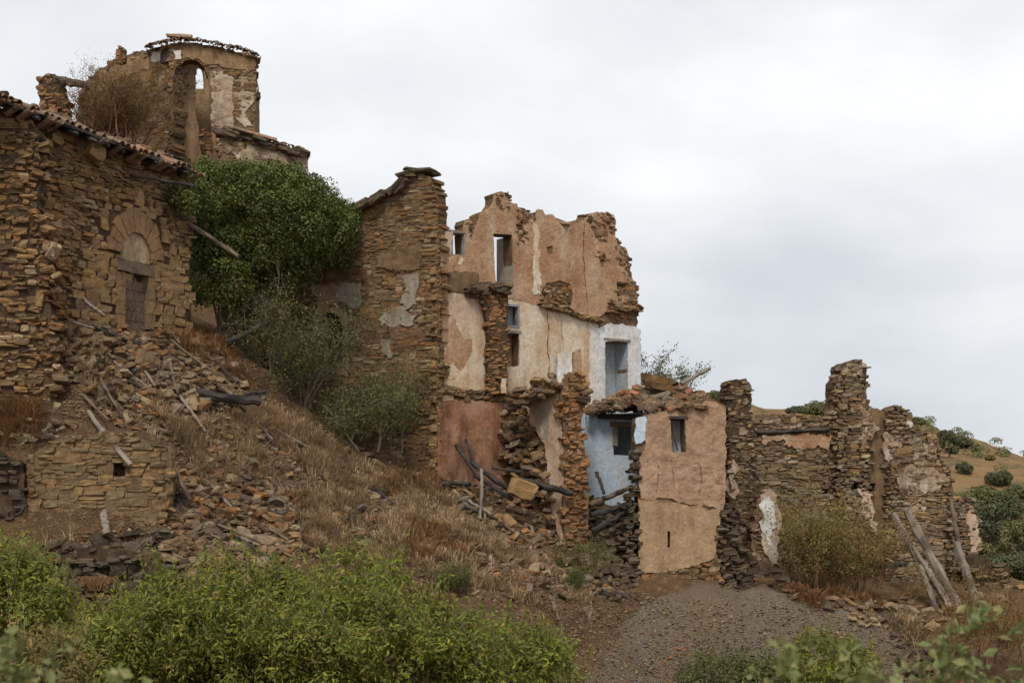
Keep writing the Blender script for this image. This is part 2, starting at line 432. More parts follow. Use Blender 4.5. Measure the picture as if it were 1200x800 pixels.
def tin(x, y):
    x = np.asarray(x, float); y = np.asarray(y, float)
    z = np.full(x.shape, -8.0)
    for a, b, c in _tf:
        A, B, Cc = _tv[a], _tv[b], _tv[c]
        den = (B[1] - Cc[1]) * (A[0] - Cc[0]) + (Cc[0] - B[0]) * (A[1] - Cc[1])
        if abs(den) < 1e-12: continue
        l1 = ((B[1] - Cc[1]) * (x - Cc[0]) + (Cc[0] - B[0]) * (y - Cc[1])) / den
        l2 = ((Cc[1] - A[1]) * (x - Cc[0]) + (A[0] - Cc[0]) * (y - Cc[1])) / den
        l3 = 1 - l1 - l2
        m = (l1 >= -1e-6) & (l2 >= -1e-6) & (l3 >= -1e-6)
        z = np.where(m, l1 * _tz[a] + l2 * _tz[b] + l3 * _tz[c], z)
    return z

def lines(lo, hi, step, far_lo, far_hi):
    mid = np.arange(lo, hi + 1e-6, step)
    def out(d):
        r = []; s = step; p = 0
        while p < d:
            s *= 1.28; p += s; r.append(p)
        return np.array(r)
    return np.concatenate([lo - out(lo - far_lo)[::-1], mid, hi + out(far_hi - hi)])
GX = lines(-22, 26, 0.2, -600, 600)
GYy = lines(29, 58, 0.2, -50, 1400)
gxx, gyy = np.meshgrid(GX, GYy)
GZ = tin(np.clip(gxx, -690, 690), np.clip(gyy, -55, 1490))
k = np.array([1, 2, 3, 2, 1.]); k /= k.sum()
for _ in range(1):      # soften the facets of the survey
    GZ[2:-2] = sum(w * GZ[i:GZ.shape[0] - 4 + i] for i, w in enumerate(k))
    GZ[:, 2:-2] = sum(w * GZ[:, i:GZ.shape[1] - 4 + i] for i, w in enumerate(k))
near = ((gxx > -24) & (gxx < 28) & (gyy > 20) & (gyy < 62)).astype(float)
GZ += near * (0.15 * fbm(gxx * 0.9, gyy * 0.9, 0, 3, 4, 0.6) + 0.085 * fbm(gxx * 2.3, gyy * 2.3, 0, 9, 2, .6))

def H(x, y):
    x = np.clip(np.asarray(x, float), GX[0], GX[-1] - 1e-6); y = np.clip(np.asarray(y, float), GYy[0], GYy[-1] - 1e-6)
    i = np.clip(np.searchsorted(GX, x, 'right') - 1, 0, len(GX) - 2); j = np.clip(np.searchsorted(GYy, y, 'right') - 1, 0, len(GYy) - 2)
    fx = (x - GX[i]) / (GX[i + 1] - GX[i]); fy = (y - GYy[j]) / (GYy[j + 1] - GYy[j])
    return GZ[j, i] * (1 - fx) * (1 - fy) + GZ[j, i + 1] * fx * (1 - fy) + GZ[j + 1, i] * (1 - fx) * fy + GZ[j + 1, i + 1] * fx * fy

def ground_hit(px, py, y0=26.0, y1=64.0):
    """where the sight lines through photo points meet the ground"""
    px = np.atleast_1d(np.asarray(px, float)); py = np.atleast_1d(np.asarray(py, float))
    res = np.full(px.shape, np.nan)
    for Y in np.arange(y0, y1, 0.05):
        todo = np.isnan(res)
        if not todo.any(): break
        z = (HY - py) / F * Y; x = (px - CX) / F * Y
        hit = todo & (H(x, np.full_like(x, Y)) >= z)
        res[hit] = Y
    ok = ~np.isnan(res)
    Yr = np.where(ok, res, y1)
    x = (px - CX) / F * Yr
    return np.stack([x, Yr, H(x, Yr)], -1), ok

def build_ground():
    ny, nx = gxx.shape
    V = np.stack([gxx.ravel(), gyy.ravel(), GZ.ravel()], -1)
    idx = np.arange(nx * ny).reshape(ny, nx)
    Fc = np.stack([idx[:-1, :-1].ravel(), idx[:-1, 1:].ravel(), idx[1:, 1:].ravel(), idx[1:, :-1].ravel()], -1)
    me = mesh_data("ground", V, Fc, M['ground'], True)
    a = me.attributes.new("gravel", 'FLOAT', 'POINT')
    Yv = np.maximum(V[:, 1], 1)
    ppx = CX + V[:, 0] / Yv * F; ppy = HY - V[:, 2] / Yv * F
    ppx = ppx + 10 * fbm(V[:, 0] * .7, V[:, 1] * .7, 0, 5); ppy = ppy + 8 * fbm(V[:, 0] * .7, V[:, 1] * .7, 9, 6)
    g = in_poly([(690, 800), (745, 715), (800, 690), (860, 688), (930, 690), (1000, 705), (1045, 740), (1075, 800), (1080, 1000), (640, 1000)], ppx, ppy)
    g = g & (V[:, 1] > 34) & (V[:, 1] < 45.6)
    a.data.foreach_set("value", g.astype(np.float32))
    o = put("ground", me); o["kind"] = "structure"; o["label"] = "dry earth slope with grey gravel bank below the ruins"
build_ground()

def build_hill():
    crest = [(-900, 560), (300, 560), (600, 540), (700, 510), (780, 472), (830, 460), (870, 472), (900, 480), (1000, 482), (1060, 486), (1090, 497), (1130, 517), (1165, 535), (1200, 556), (1260, 590), (1400, 640), (2200, 640)]
    cpx = np.array([c[0] for c in crest], float); cpy = np.array([c[1] for c in crest], float)
    Yc = 210.0
    xs = np.linspace(-140, 190, 300); ys = np.concatenate([np.linspace(85, 235, 150), np.linspace(238, 420, 30)])
    X, Yg = np.meshgrid(xs, ys)
    pxx = CX + X / Yc * F
    zc = (HY - np.interp(pxx, cpx, cpy)) / F * Yc
    t = np.clip((Yg - 85) / (Yc - 85), 0, 1)
    z = -13 + (zc + 13) * (t ** 0.85)
    z = np.where(Yg > Yc, zc - (Yg - Yc) * 0.12, z)
    z += (0.7 * fbm(X * .06, Yg * .06, 0, 21, 4, .55) + 0.25 * vnoise(X * .5, Yg * .5, 0, 4)) * np.clip(t * 1.2, 0.2, 1)
    ny, nx = X.shape
    idx = np.arange(nx * ny).reshape(ny, nx)
    Fc = np.stack([idx[:-1, :-1].ravel(), idx[:-1, 1:].ravel(), idx[1:, 1:].ravel(), idx[1:, :-1].ravel()], -1)
    o = put("hill", mesh_data("hill", np.stack([X.ravel(), Yg.ravel(), z.ravel()], -1), Fc, M['hill'], True))
    o["kind"] = "structure"; o["label"] = "dry grassy hillside behind the ruins"
    return xs, ys, z
HXs, HYs, HZ = build_hill()
def hill_hit(px, py):
    best = None
    for Y in np.arange(86, 235, 0.5):
        x = (px - CX) / F * Y; z = (HY - py) / F * Y
        i = int(np.clip(np.searchsorted(HXs, x) - 1, 0, len(HXs) - 2)); j = int(np.clip(np.searchsorted(HYs, Y) - 1, 0, len(HYs) - 2))
        if HZ[j, i] >= z: return np.array([x, Y, HZ[j, i]])
    Y = 210.0; x = (px - CX) / F * Y
    i = int(np.searchsorted(HXs, x) - 1); j = int(np.searchsorted(HYs, Y) - 1)
    return np.array([x, Y, HZ[j, i]])

# ------------------------------------------------------------------ shape library
def _stone_shape(r, flat=0.0):
    g = (-1, 0, 1)
    pts = []; ids = {}
    for a in g:
        for b in g:
            for c in g:
                if (a, b, c) != (0, 0, 0):
                    ids[(a, b, c)] = len(pts); pts.append((a, b, c))
    P = np.array(pts, float)
    nz = (np.abs(P) > 0).sum(1)
    f = np.where(nz == 3, 0.90, np.where(nz == 2, 0.965, 1.0))[:, None]
    P = P * f * 0.5
    P += r.uniform(-0.065, 0.065, P.shape)
    P[:, 0] += P[:, 2] * r.uniform(-0.18, 0.18); P[:, 2] += P[:, 0] * r.uniform(-0.12, 0.12)
    fs = []
    for ax in range(3):
        for s in (-1, 1):
            o = [i for i in range(3) if i != ax]
            for a in (-1, 0):
                for b in (-1, 0):
                    q = []
                    for da, db in ((0, 0), (1, 0), (1, 1), (0, 1)):
                        t = [0, 0, 0]; t[ax] = s; t[o[0]] = a + da; t[o[1]] = b + db
                        q.append(ids[tuple(t)])
                    flip = (s > 0) ^ (ax == 1)
                    fs.append(q if flip else q[::-1])
    return P, np.array(fs)
_sr = np.random.default_rng(11)
STONES = [_stone_shape(_sr) for _ in range(14)]
_stone_meshes = {}
def stone_mesh(i, mat):
    key = (i, mat.name)
    if key not in _stone_meshes:
        _stone_meshes[key] = mesh_data("stone", STONES[i][0], STONES[i][1], mat)
    return _stone_meshes[key]

def stones_joined(specs):
    V = []; Fq = []; n = 0
    for (i, loc, rot, sc) in specs:
        P, f = STONES[i]
        V.append((P * np.array(sc)) @ rot_euler(*rot).T + np.array(loc)); Fq.append(f + n); n += len(P)
    if not V: return np.zeros((0, 3)), np.zeros((0, 4), int)
    return np.concatenate(V), np.concatenate(Fq)

def place_stones(root, specs, mat, max_ind=300, name="stone"):
    """biggest stones as pieces of their own, the rest one mass"""
    specs = sorted(specs, key=lambda s: -s[4])
    base = np.array(root.location)
    for (i, loc, rot, sc, w) in specs[:max_ind]:
        put(name, stone_mesh(i, mat), root, np.array(loc) - base, rot, sc)
    rest = [s[:4] for s in specs[max_ind:]]
    if rest:
        V, Fq = stones_joined(rest)
        part("small_stones", V, Fq, mat, root, kind="stuff")

class Plane:
    def __init__(self, px, Y, alpha):
        self.Y0 = Y; self.X0 = (px - CX) / F * Y; self.a = math.radians(alpha)
        self.c, self.s = math.cos(self.a), math.sin(self.a)
        self.u3 = np.array([self.c, self.s, 0]); self.n3 = np.array([self.s, -self.c, 0])   # n3 faces the camera
    def uv(self, px, py):
        k = (px - CX) / F
        u = (k * self.Y0 - self.X0) / (self.c - k * self.s)
        return np.array([u, (HY - py) / F * (self.Y0 + u * self.s)])
    def poly(self, pts): return np.array([self.uv(*p) for p in pts])
    def pt(self, u, v, d=0.0):
        u = np.asarray(u, float); v = np.asarray(v, float); d = np.asarray(d, float) + np.zeros_like(u)
        return np.stack([self.X0 + u * self.c + d * self.n3[0], self.Y0 + u * self.s + d * self.n3[1], v + 0 * u], -1)
    def base(self, px, py):
        u, v = self.uv(px, py); return self.pt(u, v)

def ragged(poly, step, amp, seed, freq=2.2):
    out = []
    n = len(poly)
    for i in range(n):
        a, b = np.array(poly[i]), np.array(poly[(i + 1) % n])
        m = max(1, int(np.linalg.norm(b - a) / step))
        for j in range(m): out.append(a + (b - a) * j / m)
    out = np.array(out)
    if amp > 0:
        dx = fbm(out[:, 0] * freq, out[:, 1] * freq, 0, seed, 4, 0.65); dy = fbm(out[:, 0] * freq, out[:, 1] * freq, 7, seed + 5, 4, 0.65)
        ex = fbm(out[:, 0] * freq * 3.7, out[:, 1] * freq * 3.7, 3, seed + 9, 3, 0.6); ey = fbm(out[:, 0] * freq * 3.7, out[:, 1] * freq * 3.7, 11, seed + 8, 3, 0.6)
        out = out + amp * np.stack([dx + .55 * ex, dy + .55 * ey], -1)
    return out

def slab(plane, poly, holes=(), front=0.0, thick=0.3, rag=0.05, hole_rag=0.015, res=0.14, relief=0.02, rfreq=1.5, seed=1, uv=False):
    """a broken-edged sheet of wall: poly/holes in photo pixels (or wall metres if uv)"""
    P = np.asarray(poly, float) if uv else plane.poly(poly)
    B = ragged(P, res * 0.6, rag, seed)
    HL = []
    for h in holes:
        isuv = uv or getattr(h, 'is_uv', False)
        hp = np.asarray([tuple(q) for q in h], float) if isuv else plane.poly(h)
        HL.append(ragged(hp, res * 0.8, 0.0 if isuv else hole_rag, seed + 3))
    pts = [tuple(p) for p in B]; edges = [(i, (i + 1) % len(B)) for i in range(len(B))]
    for h in HL:
        o = len(pts); pts += [tuple(p) for p in h]; edges += [(o + i, o + (i + 1) % len(h)) for i in range(len(h))]
    lo, hi = B.min(0), B.max(0)
    gx, gy = np.meshgrid(np.arange(lo[0], hi[0], res), np.arange(lo[1], hi[1], res))
    r = np.random.default_rng(seed)
    gx = gx.ravel() + r.uniform(-.3, .3, gx.size) * res; gy = gy.ravel() + r.uniform(-.3, .3, gy.size) * res
    m = in_poly(B, gx, gy)
    for h in HL: m &= ~in_poly(h, gx, gy)
    pts += list(zip(gx[m], gy[m]))
    t = mgeo.delaunay_2d_cdt([Vector(p) for p in pts], edges, [], 0, 1e-6)
    V2 = np.array([[v.x, v.y] for v in t[0]]); T = np.array(t[2])
    cen = V2[T].mean(1)
    keep = in_poly(B, cen[:, 0], cen[:, 1])
    for h in HL: keep &= ~in_poly(h, cen[:, 0], cen[:, 1])
    T = T[keep]
    used = np.unique(T); remap = -np.ones(len(V2), int); remap[used] = np.arange(len(used))
    V2 = V2[used]; T = remap[T]
    d = front + relief * fbm(V2[:, 0] * rfreq, V2[:, 1] * rfreq, seed * 3.1, seed, 4, 0.6)
    Fv = plane.pt(V2[:, 0], V2[:, 1], d); Bv = plane.pt(V2[:, 0], V2[:, 1], np.full(len(V2), front - thick))
    n = len(V2)
    ed = {}
    for tri in T:
        for a, b in ((tri[0], tri[1]), (tri[1], tri[2]), (tri[2], tri[0])):
            if (b, a) in ed: ed.pop((b, a))
            else: ed[(a, b)] = 1
    E = np.array(list(ed)) if ed else np.zeros((0, 2), int)
    Q = np.stack([E[:, 1], E[:, 0], E[:, 0] + n, E[:, 1] + n], -1)
    return np.concatenate([Fv, Bv]), [np.concatenate([T, T[:, ::-1] + n]), Q]

class Hole(list):
    is_uv = True
def crack(plane, pts, w=0.03, seed=0):
    P = ragged_line(plane.poly(pts), 0.12, 0.05, seed)
    n = len(P); r = np.random.default_rng(seed)
    ww = w * (0.4 + r.random(n)) * np.minimum(1, np.minimum(np.arange(n), np.arange(n)[::-1]) / 3 + 0.15)
    return Hole([tuple(p + (-wv, 0)) for p, wv in zip(P, ww)] + [tuple(p + (wv, 0)) for p, wv in zip(P[::-1], ww[::-1])])
def ragged_line(P, step, amp, seed):
    out = []
    for a, b in zip(P[:-1], P[1:]):
        m = max(1, int(np.linalg.norm(b - a) / step))
        for j in range(m): out.append(a + (b - a) * j / m)
    out.append(P[-1]); out = np.array(out)
    return out + amp * np.stack([fbm(out[:, 0] * 3, out[:, 1] * 3, 0, seed), 0.3 * fbm(out[:, 0] * 3, out[:, 1] * 3, 4, seed)], -1)

def wall_stones(plane, poly, holes=(), ch=(.09, .18), sw=(.18, .5), thick=.5, proud=.05, seed=1, front=0.0, tilt=.05, depth=.22, skip=0.0, uv=False):
    P = np.asarray(poly, float) if uv else plane.poly(poly)
    Hs = [np.asarray(h, float) if (uv or getattr(h, 'is_uv', False)) else plane.poly(h) for h in holes]
    r = np.random.default_rng(seed)
    lo, hi = P.min(0), P.max(0)
    cand = []
    v = lo[1] - 0.05
    while v < hi[1] + 0.05:
        h = r.uniform(*ch) if r.random() > .15 else ch[0] * r.uniform(.7, 1)
        u = lo[0] - r.uniform(0, .3); ph = r.uniform(0, 6)
        while u < hi[0] + .1:
            w = (sw[0] + (sw[1] - sw[0]) * r.random() ** 1.7) * (0.7 + 0.55 * h / ch[1])
            if r.random() < .12 and h > ch[0] * 1.4:
                cand.append((u + w / 2, v + h * .25, w, h * .5)); cand.append((u + w / 2, v + h * .75, w, h * .5))
            else:
                cand.append((u + w / 2, v + h / 2, w, h))
            u += w
        v += h
    Cn = np.array(cand)
    wav = 0.08 * fbm(Cn[:, 0] * .8, Cn[:, 1] * .5, 0, seed + 2, 3) + r.normal(0, .012, len(Cn))
    cu, cv = Cn[:, 0], Cn[:, 1] + wav
    jit = 0.05
    ok = in_poly(P, cu + r.uniform(-jit, jit, len(cu)), cv + r.uniform(-jit, jit, len(cu)))
    edge = ~(in_poly(P, cu - Cn[:, 2], cv) & in_poly(P, cu + Cn[:, 2], cv) & in_poly(P, cu, cv + Cn[:, 3] * 1.4))
    for h in Hs:
        ok &= ~(in_poly(h, cu, cv) | in_poly(h, cu - Cn[:, 2] * .3, cv) | in_poly(h, cu + Cn[:, 2] * .3, cv))
        edge |= in_poly(h, cu - Cn[:, 2], cv) | in_poly(h, cu + Cn[:, 2], cv)
    out = []
    for i in np.nonzero(ok)[0]:
        if r.random() < skip: continue
        w, h = Cn[i, 2], Cn[i, 3]
        dp = thick if edge[i] else depth
        if edge[i]: w *= .72
        elif r.random() < .07: w *= 1.25; h *= 1.9
        fr = front + r.uniform(-.3, 1) * proud + (0.03 * r.random() if edge[i] else 0)
        loc = plane.pt(cu[i], cv[i], fr - dp / 2)
        out.append((int(r.integers(len(STONES))), loc, (r.normal(0, tilt * .5), r.normal(0, tilt), plane.a + r.normal(0, tilt)),
                    (w * 1.06 - .012, dp, h * r.uniform(.85, 1.4) - .01), w * h))
    return out

def stone_wall(root, plane, poly, mat, core_mat='mortar', holes=(), thick=.5, seed=1, rag=.05, max_ind=300, front=0.0, core=True, core_front=-.002, **kw):
    if core:
        V, Fc = slab(plane, poly, holes, front + core_front, thick, rag, 0.02, 0.13, 0.028, 1.7, seed)
        part("wall_core", V, Fc, M[core_mat], root)
    place_stones(root, wall_stones(plane, poly, holes, thick=thick, seed=seed, front=front, **kw), M[mat], max_ind)

def plaster(root, plane, poly, mat, name="plaster", front=0.04, thick=0.06, rag=.06, holes=(), res=.12, relief=.012, seed=1, hole_rag=.015, rfreq=2.0):
    V, Fc = slab(plane, poly, holes, front, thick, rag, hole_rag, res, relief, rfreq, seed)
    return part(name, V, Fc, M[mat], root)

def box(plane, u0, u1, v0, v1, d0, d1, jit=0.0, seed=0):
    r = np.random.default_rng(seed)
    V = []
    for u, v, d in ((u0, v0, d0), (u1, v0, d0), (u1, v1, d0), (u0, v1, d0), (u0, v0, d1), (u1, v0, d1), (u1, v1, d1), (u0, v1, d1)):
        V.append(plane.pt(u + r.uniform(-jit, jit), v + r.uniform(-jit, jit), d))
    Fq = np.array([(0, 3, 2, 1), (4, 5, 6, 7), (0, 1, 5, 4), (1, 2, 6, 5), (2, 3, 7, 6), (3, 0, 4, 7)])
    return np.array(V), Fq

def tube(pts, rad, sides=6, seed=0, rough=0.0):
    """pts (n,3), rad (n,)"""
    pts = np.asarray(pts, float); n = len(pts); r = np.random.default_rng(seed)
    tan = np.gradient(pts, axis=0); tan /= np.linalg.norm(tan, axis=1)[:, None] + 1e-9
    ref = np.array([0, 0, 1.0]) if abs(tan[:, 2]).mean() < .8 else np.array([1.0, 0, 0])
    a = np.cross(tan, ref); a /= np.linalg.norm(a, axis=1)[:, None] + 1e-9
    b = np.cross(tan, a)
    th = np.arange(sides) / sides * 2 * math.pi
    R = np.asarray(rad)[:, None] * (1 + rough * r.uniform(-1, 1, (n, sides)))
    V = pts[:, None, :] + R[..., None] * (np.cos(th)[None, :, None] * a[:, None, :] + np.sin(th)[None, :, None] * b[:, None, :])
    V = V.reshape(-1, 3)
    i = np.arange(n - 1)[:, None] * sides; j = np.arange(sides)[None]; jn = (j + 1) % sides
    Q = np.stack([i + j, i + sides + j, i + sides + jn, i + jn], -1).reshape(-1, 4)
    V = np.concatenate([V, pts[:1], pts[-1:]]); nV = n * sides
    T = np.array([(nV, q, (q + 1) % sides) for q in range(sides)] + [(nV + 1, (n - 1) * sides + (q + 1) % sides, (n - 1) * sides + q) for q in range(sides)])
    return V, [Q, T]

def timber(name, label, A, B, r, mat='wood', bend=.03, seed=0, squared=False, taper=.85, group=None, parent=None, cat='timber'):
    A = np.array(A, float); B = np.array(B, float); Ln = np.linalg.norm(B - A)
    rr = np.random.default_rng(seed + 100); n = 12
    t = np.linspace(0, 1, n)
    ax = np.stack([t * Ln, Ln * bend * np.sin(t * math.pi) * rr.uniform(-1, 1) + rr.normal(0, r * .12, n), Ln * bend * np.sin(t * 2.2) * rr.uniform(-1, 1) + rr.normal(0, r * .12, n)], -1)
    V, Fc = tube(ax, r * (1 - (1 - taper) * t) * (1 + rr.normal(0, .06, n)), 4 if squared else 9, seed, .2)
    me = mesh_data(name, V, Fc, M[mat], False)
    d = Vector(B - A)
    rot = d.to_track_quat('X', 'Z').to_euler()
    if parent is not None:
        A = A - np.array(parent.location)
    o = put(name, me, parent, A, rot)
    if parent is None: tag(o, label, cat, group)
    return o

# ================================================================== buildings
def arch_px(x0, x1, y0, y1, ys, n=9):
    """arched opening in photo pixels: sides x0,x1, foot y1, springing ys, crown y0"""
    cx = (x0 + x1) / 2; rx = (x1 - x0) / 2
    return [(x0, y1)] + [(cx - rx * math.cos(t), ys - (ys - y0) * math.sin(t)) for t in np.linspace(0, math.pi, n)] + [(x1, y1)]

def tile_shape():
    th = np.linspace(0, math.pi, 7)
    V = []
    for y, k in ((0, 1.0), (1, .82)):
        for r in (1.0, .8):
            for t in th: V.append((r * k * math.cos(t), y, r * k * math.sin(t)))
    V = np.array(V); n = 7; Q = []
    for i in range(n - 1):
        Q += [(i, i + 1, 2 * n + i + 1, 2 * n + i), (n + i + 1, n + i, 3 * n + i, 3 * n + i + 1), (i + 1, i, n + i, n + i + 1), (2 * n + i, 2 * n + i + 1, 3 * n + i + 1, 3 * n + i)]
    for i in (0, n - 1): Q.append((i, 2 * n + i, 3 * n + i, n + i))
    return V, np.array(Q)
TILE = mesh_data("roof_tile", *tile_shape(), M['tile'])
def tile(parent, world, yaw, pitch=0.3, r=.1, ln=.5, roll=0.0, flip=False):
    p = np.array(world) - np.array(parent.location)
    return put("roof_tile", TILE, parent, p, (pitch, (math.pi if flip else 0) + roll, yaw), (r, ln, r))

# ---------------------------------------------------------------- long house on the left with arched doorway
PL = Plane(0, 36.0, 62)
def left_house():
    root = thing("stone_house", "ochre stone house wall with arched doorway at the left edge, roof still on", "house", PL.base(110, 375))
    door_hole = [(145, 385), (145, 317), (174, 318), (174, 390)]
    tym = arch_px(142.5, 176, 272, 318, 300)
    wall_poly = [(14, 128), (60, 140), (110, 158), (160, 180), (212, 202), (224, 215), (226, 420), (180, 410), (120, 400), (80, 390), (14, 400)]
    c = PL.uv(159.5, 300); RI = (0.57, 0.66); RO = (1.12, 1.40)
    ring = Hole([(c[0] + RO[0] * .97 * math.cos(t), c[1] + RO[1] * .97 * math.sin(t)) for t in np.linspace(0, math.pi, 14)] +
                [(c[0] - RI[0], c[1]), (c[0] - RI[0], c[1] - 2.2), (c[0] + RI[0], c[1] - 2.2), (c[0] + RI[0], c[1])])
    V, Fc = slab(PL, wall_poly, [door_hole], -0.05, .55, .03, .01, .2, .02, 1.5, 5)
    part("wall_core", V, Fc, M['mortar'], root)
    upper = [(14, 128), (60, 140), (110, 158), (160, 180), (212, 202), (224, 215), (226, 300), (200, 290), (190, 240), (130, 235), (110, 260), (85, 330), (80, 390), (14, 400)]
    lower = [(110, 258), (128, 240), (160, 225), (192, 238), (205, 285), (226, 300), (226, 420), (180, 410), (120, 400), (88, 390), (85, 330)]
    sp = wall_stones(PL, upper, [ring], (.06, .15), (.14, .5), .5, .055, 3, 0.0, .09)
    place_stones(root, sp, M['st_left'], 300)
    sp = wall_stones(PL, lower, [ring], (.16, .27), (.26, .55), .3, .025, 4, -0.01, .025)
    base = np.array(root.location)
    for (i, loc, rot, sc, w) in sp:
        put("ashlar_block", stone_mesh(i, M['st_ashlar']), root, np.array(loc) - base, rot, sc)
    # voussoirs
    ar = put("door_arch", None, root, (0, 0, 0)); nv = 11
    r = np.random.default_rng(3)
    for q in range(nv):
        a0 = math.pi * (q + .04) / nv; a1 = math.pi * (q + .96) / nv
        ro = 1 - r.uniform(0, .1)
        pts = []
        for aa, rad in ((a0, RI), (a1, RI), (a1, (RO[0] * ro, RO[1] * ro)), (a0, (RO[0] * ro, RO[1] * ro))):
            pts.append((c[0] + rad[0] * math.cos(aa), c[1] + rad[1] * math.sin(aa)))
        V, Fc = slab(PL, pts, (), .03 + r.uniform(0, .03), .25, .012, 0, .12, .01, 3, 40 + q, uv=True)
        part("voussoir", V, Fc, M['st_arch'], ar)
    tp = Hole([(c[0] + RI[0] * .99 * math.cos(t), c[1] + RI[1] * .99 * math.sin(t)) for t in np.linspace(0, math.pi, 12)])
    V, Fc = slab(PL, [tuple(p) for p in tp] + [(c[0] - .56, c[1] - .36), (c[0] + .56, c[1] - .36)], (), -.02, .1, .01, 0, .1, .02, 3, 8, uv=True)
    part("tympanum", V, Fc, M['tymp'], root)
    # jambs beside the door, lintel, boarded door
    for (a, b) in ((137, 146), (173, 181)):
        for k, (y0, y1) in enumerate(((318, 334), (334, 352), (352, 368), (368, 385))):
            p0 = PL.uv(a, y1); p1 = PL.uv(b, y0)
            V, Fc = box(PL, p0[0], p1[0], p0[1], p1[1] - .02, -.25, .035, .02, k)
            part("jamb_stone", V, Fc, M['st_ashlar'], root)
    p0, p1 = PL.uv(137, 316), PL.uv(178, 311.5)
    V, Fc = box(PL, p0[0], p1[0], p0[1], p1[1], -.25, .08, .015, 9)
    part("lintel", V, Fc, M['wood_brown'], root)
    dr = put("door", None, root)
    p0, p1 = PL.uv(145, 385), PL.uv(174, 331)
    for q in range(5):
        v0 = p0[1] + (p1[1] - p0[1]) * q / 5; v1 = p0[1] + (p1[1] - p0[1]) * (q + .93) / 5
        V, Fc = box(PL, p0[0], p1[0], v0, v1, -.16, -.11, .008, q)
        part("plank", V, Fc, M['wood_brown'], dr)
    V, Fc = box(PL, p0[0] - .3, p1[0] + .3, p0[1] - .4, p1[1] + 1, -1.6, -1.5)
    part("inner_wall", V, Fc, M['mortar'], root)
    # protruding boulder under the eave, and one more
    for (px, py, s) in ((106, 179, (.55, .4, .42)), (152, 188, (.4, .3, .2)), (60, 165, (.4, .3, .2))):
        u, v = PL.uv(px, py)
        put("stone", stone_mesh(3, M['st_ashlar']), root, PL.pt(u, v, .1) - base, (0, .2, PL.a), s)
    return root
left_house()

def left_roof():
    e0 = PL.uv(-70, 88); e1 = PL.uv(216, 198)
    u0, u1 = e0[0], e1[0]; v0, v1 = PL.uv(0, 119)[1], e1[1]      # eave height at the two ends
    root = thing("tiled_roof", "sagging clay tile roof over dark rafters above the left house wall", "roof", PL.pt(0, v0))
    base = np.array(root.location)
    def E(u, d, up=0.0):      # point on the roof underside: d outwards from the wall, rises inwards
        t = (u - 0) / (u1 - 0)
        v = v0 + (v1 - v0) * t - 0.06 * math.sin(t * math.pi)
        return PL.pt(u, v - d * .38 + up, d)
    us = np.linspace(u0, u1, 30)
    V = []; 
    for u in us:
        for d, up in ((.5, 0), (-3.2, 0), (-3.2, .07), (.5, .07)): V.append(E(u, d, up))
    V = np.array(V); V[:, 2] += np.repeat(0.03 * fbm(us * 1.3, us * 0, 0, 4), 4)
    Q = []
    for i in range(29):
        a = i * 4; b = a + 4
        for k in range(4): Q.append((a + k, b + k, b + (k + 1) % 4, a + (k + 1) % 4))
    Q.append((0, 1, 2, 3)); Q.append((119, 118, 117, 116))
    part("roof_boards", V, np.array(Q), M['wood_dark'], root)
    r = np.random.default_rng(5)
    for i, u in enumerate(np.arange(u0, u1, .62)):
        a = E(u + r.uniform(-.1, .1), .62 + r.uniform(-.1, .12), -.07); b = E(u, -1.2, -.07)
        timber("rafter", "", a, b, .055, 'wood_dark', .01, i, True, parent=root)
    n = 0
    for row, d0 in enumerate((.66, .30, -.06, -.42, -.8)):
        for u in np.arange(u0, u1 - .1, .225):
            if r.random() < .28 + .05 * row: continue
            p = E(u + r.uniform(-.04, .04), d0 + r.uniform(-.08, .06), .09 + r.uniform(0, .035))
            # local +y runs up the slope, away from the viewer
            tile(root, p, PL.a + r.normal(0, .09), .36 + r.normal(0, .07), .095, .48, r.normal(0, .2)); n += 1
    for u in np.arange(u0, u1 - .1, .225):     # channel tiles between
        if r.random() < .3: continue
        p = E(u + .11 + r.normal(0, .03), .6 + r.normal(0, .07), .10)
        tile(root, p, PL.a + r.normal(0, .06), .36, .10, .48, 0, True)
    # rough stones laid along the eave as ballast
    for q in range(26):
        u = r.uniform(u0, u1)
        p = E(u, r.uniform(-.6, .2), .22)
        put("stone", stone_mesh(int(r.integers(14)), M['st_grey']), root, p - base, (r.normal(0, .2), r.normal(0, .2), r.uniform(0, 6)), (r.uniform(.15, .4), r.uniform(.15, .3), r.uniform(.06, .14)))
left_roof()

PT = Plane(62, 36.35, 8)
def torn_wall():
    root = thing("broken_wall", "tall crumbling rubble stone wall at the left edge, torn end facing right", "wall", PT.base(30, 482))
    poly = [(-60, 118), (0, 128), (30, 140), (44, 152), (47, 200), (43, 240), (52, 275), (60, 300), (56, 340), (62, 385), (70, 420), (64, 450), (66, 500), (-60, 500)]
    stone_wall(root, PT, poly, 'st_left', 'mortar', thick=.9, seed=21, ch=(.06, .16), sw=(.13, .45), proud=.10, tilt=.10, depth=.35)
    # fallen stones at its broken edge
    r = np.random.default_rng(9); sp = []
    for q in range(60):
        y = r.uniform(150, 480); x = np.interp(y, [150, 240, 300, 400, 480], [48, 46, 60, 66, 68]) + r.normal(0, 4)
        u, v = PT.uv(x, y); s = r.uniform(.14, .36)
        sp.append((int(r.integers(14)), PT.pt(u, v, r.uniform(-.5, .1)), tuple(r.normal(0, .3, 3)), (s, s * .8, s * .45), s * s))
    place_stones(root, sp, M['st_left'], 60)
torn_wall()

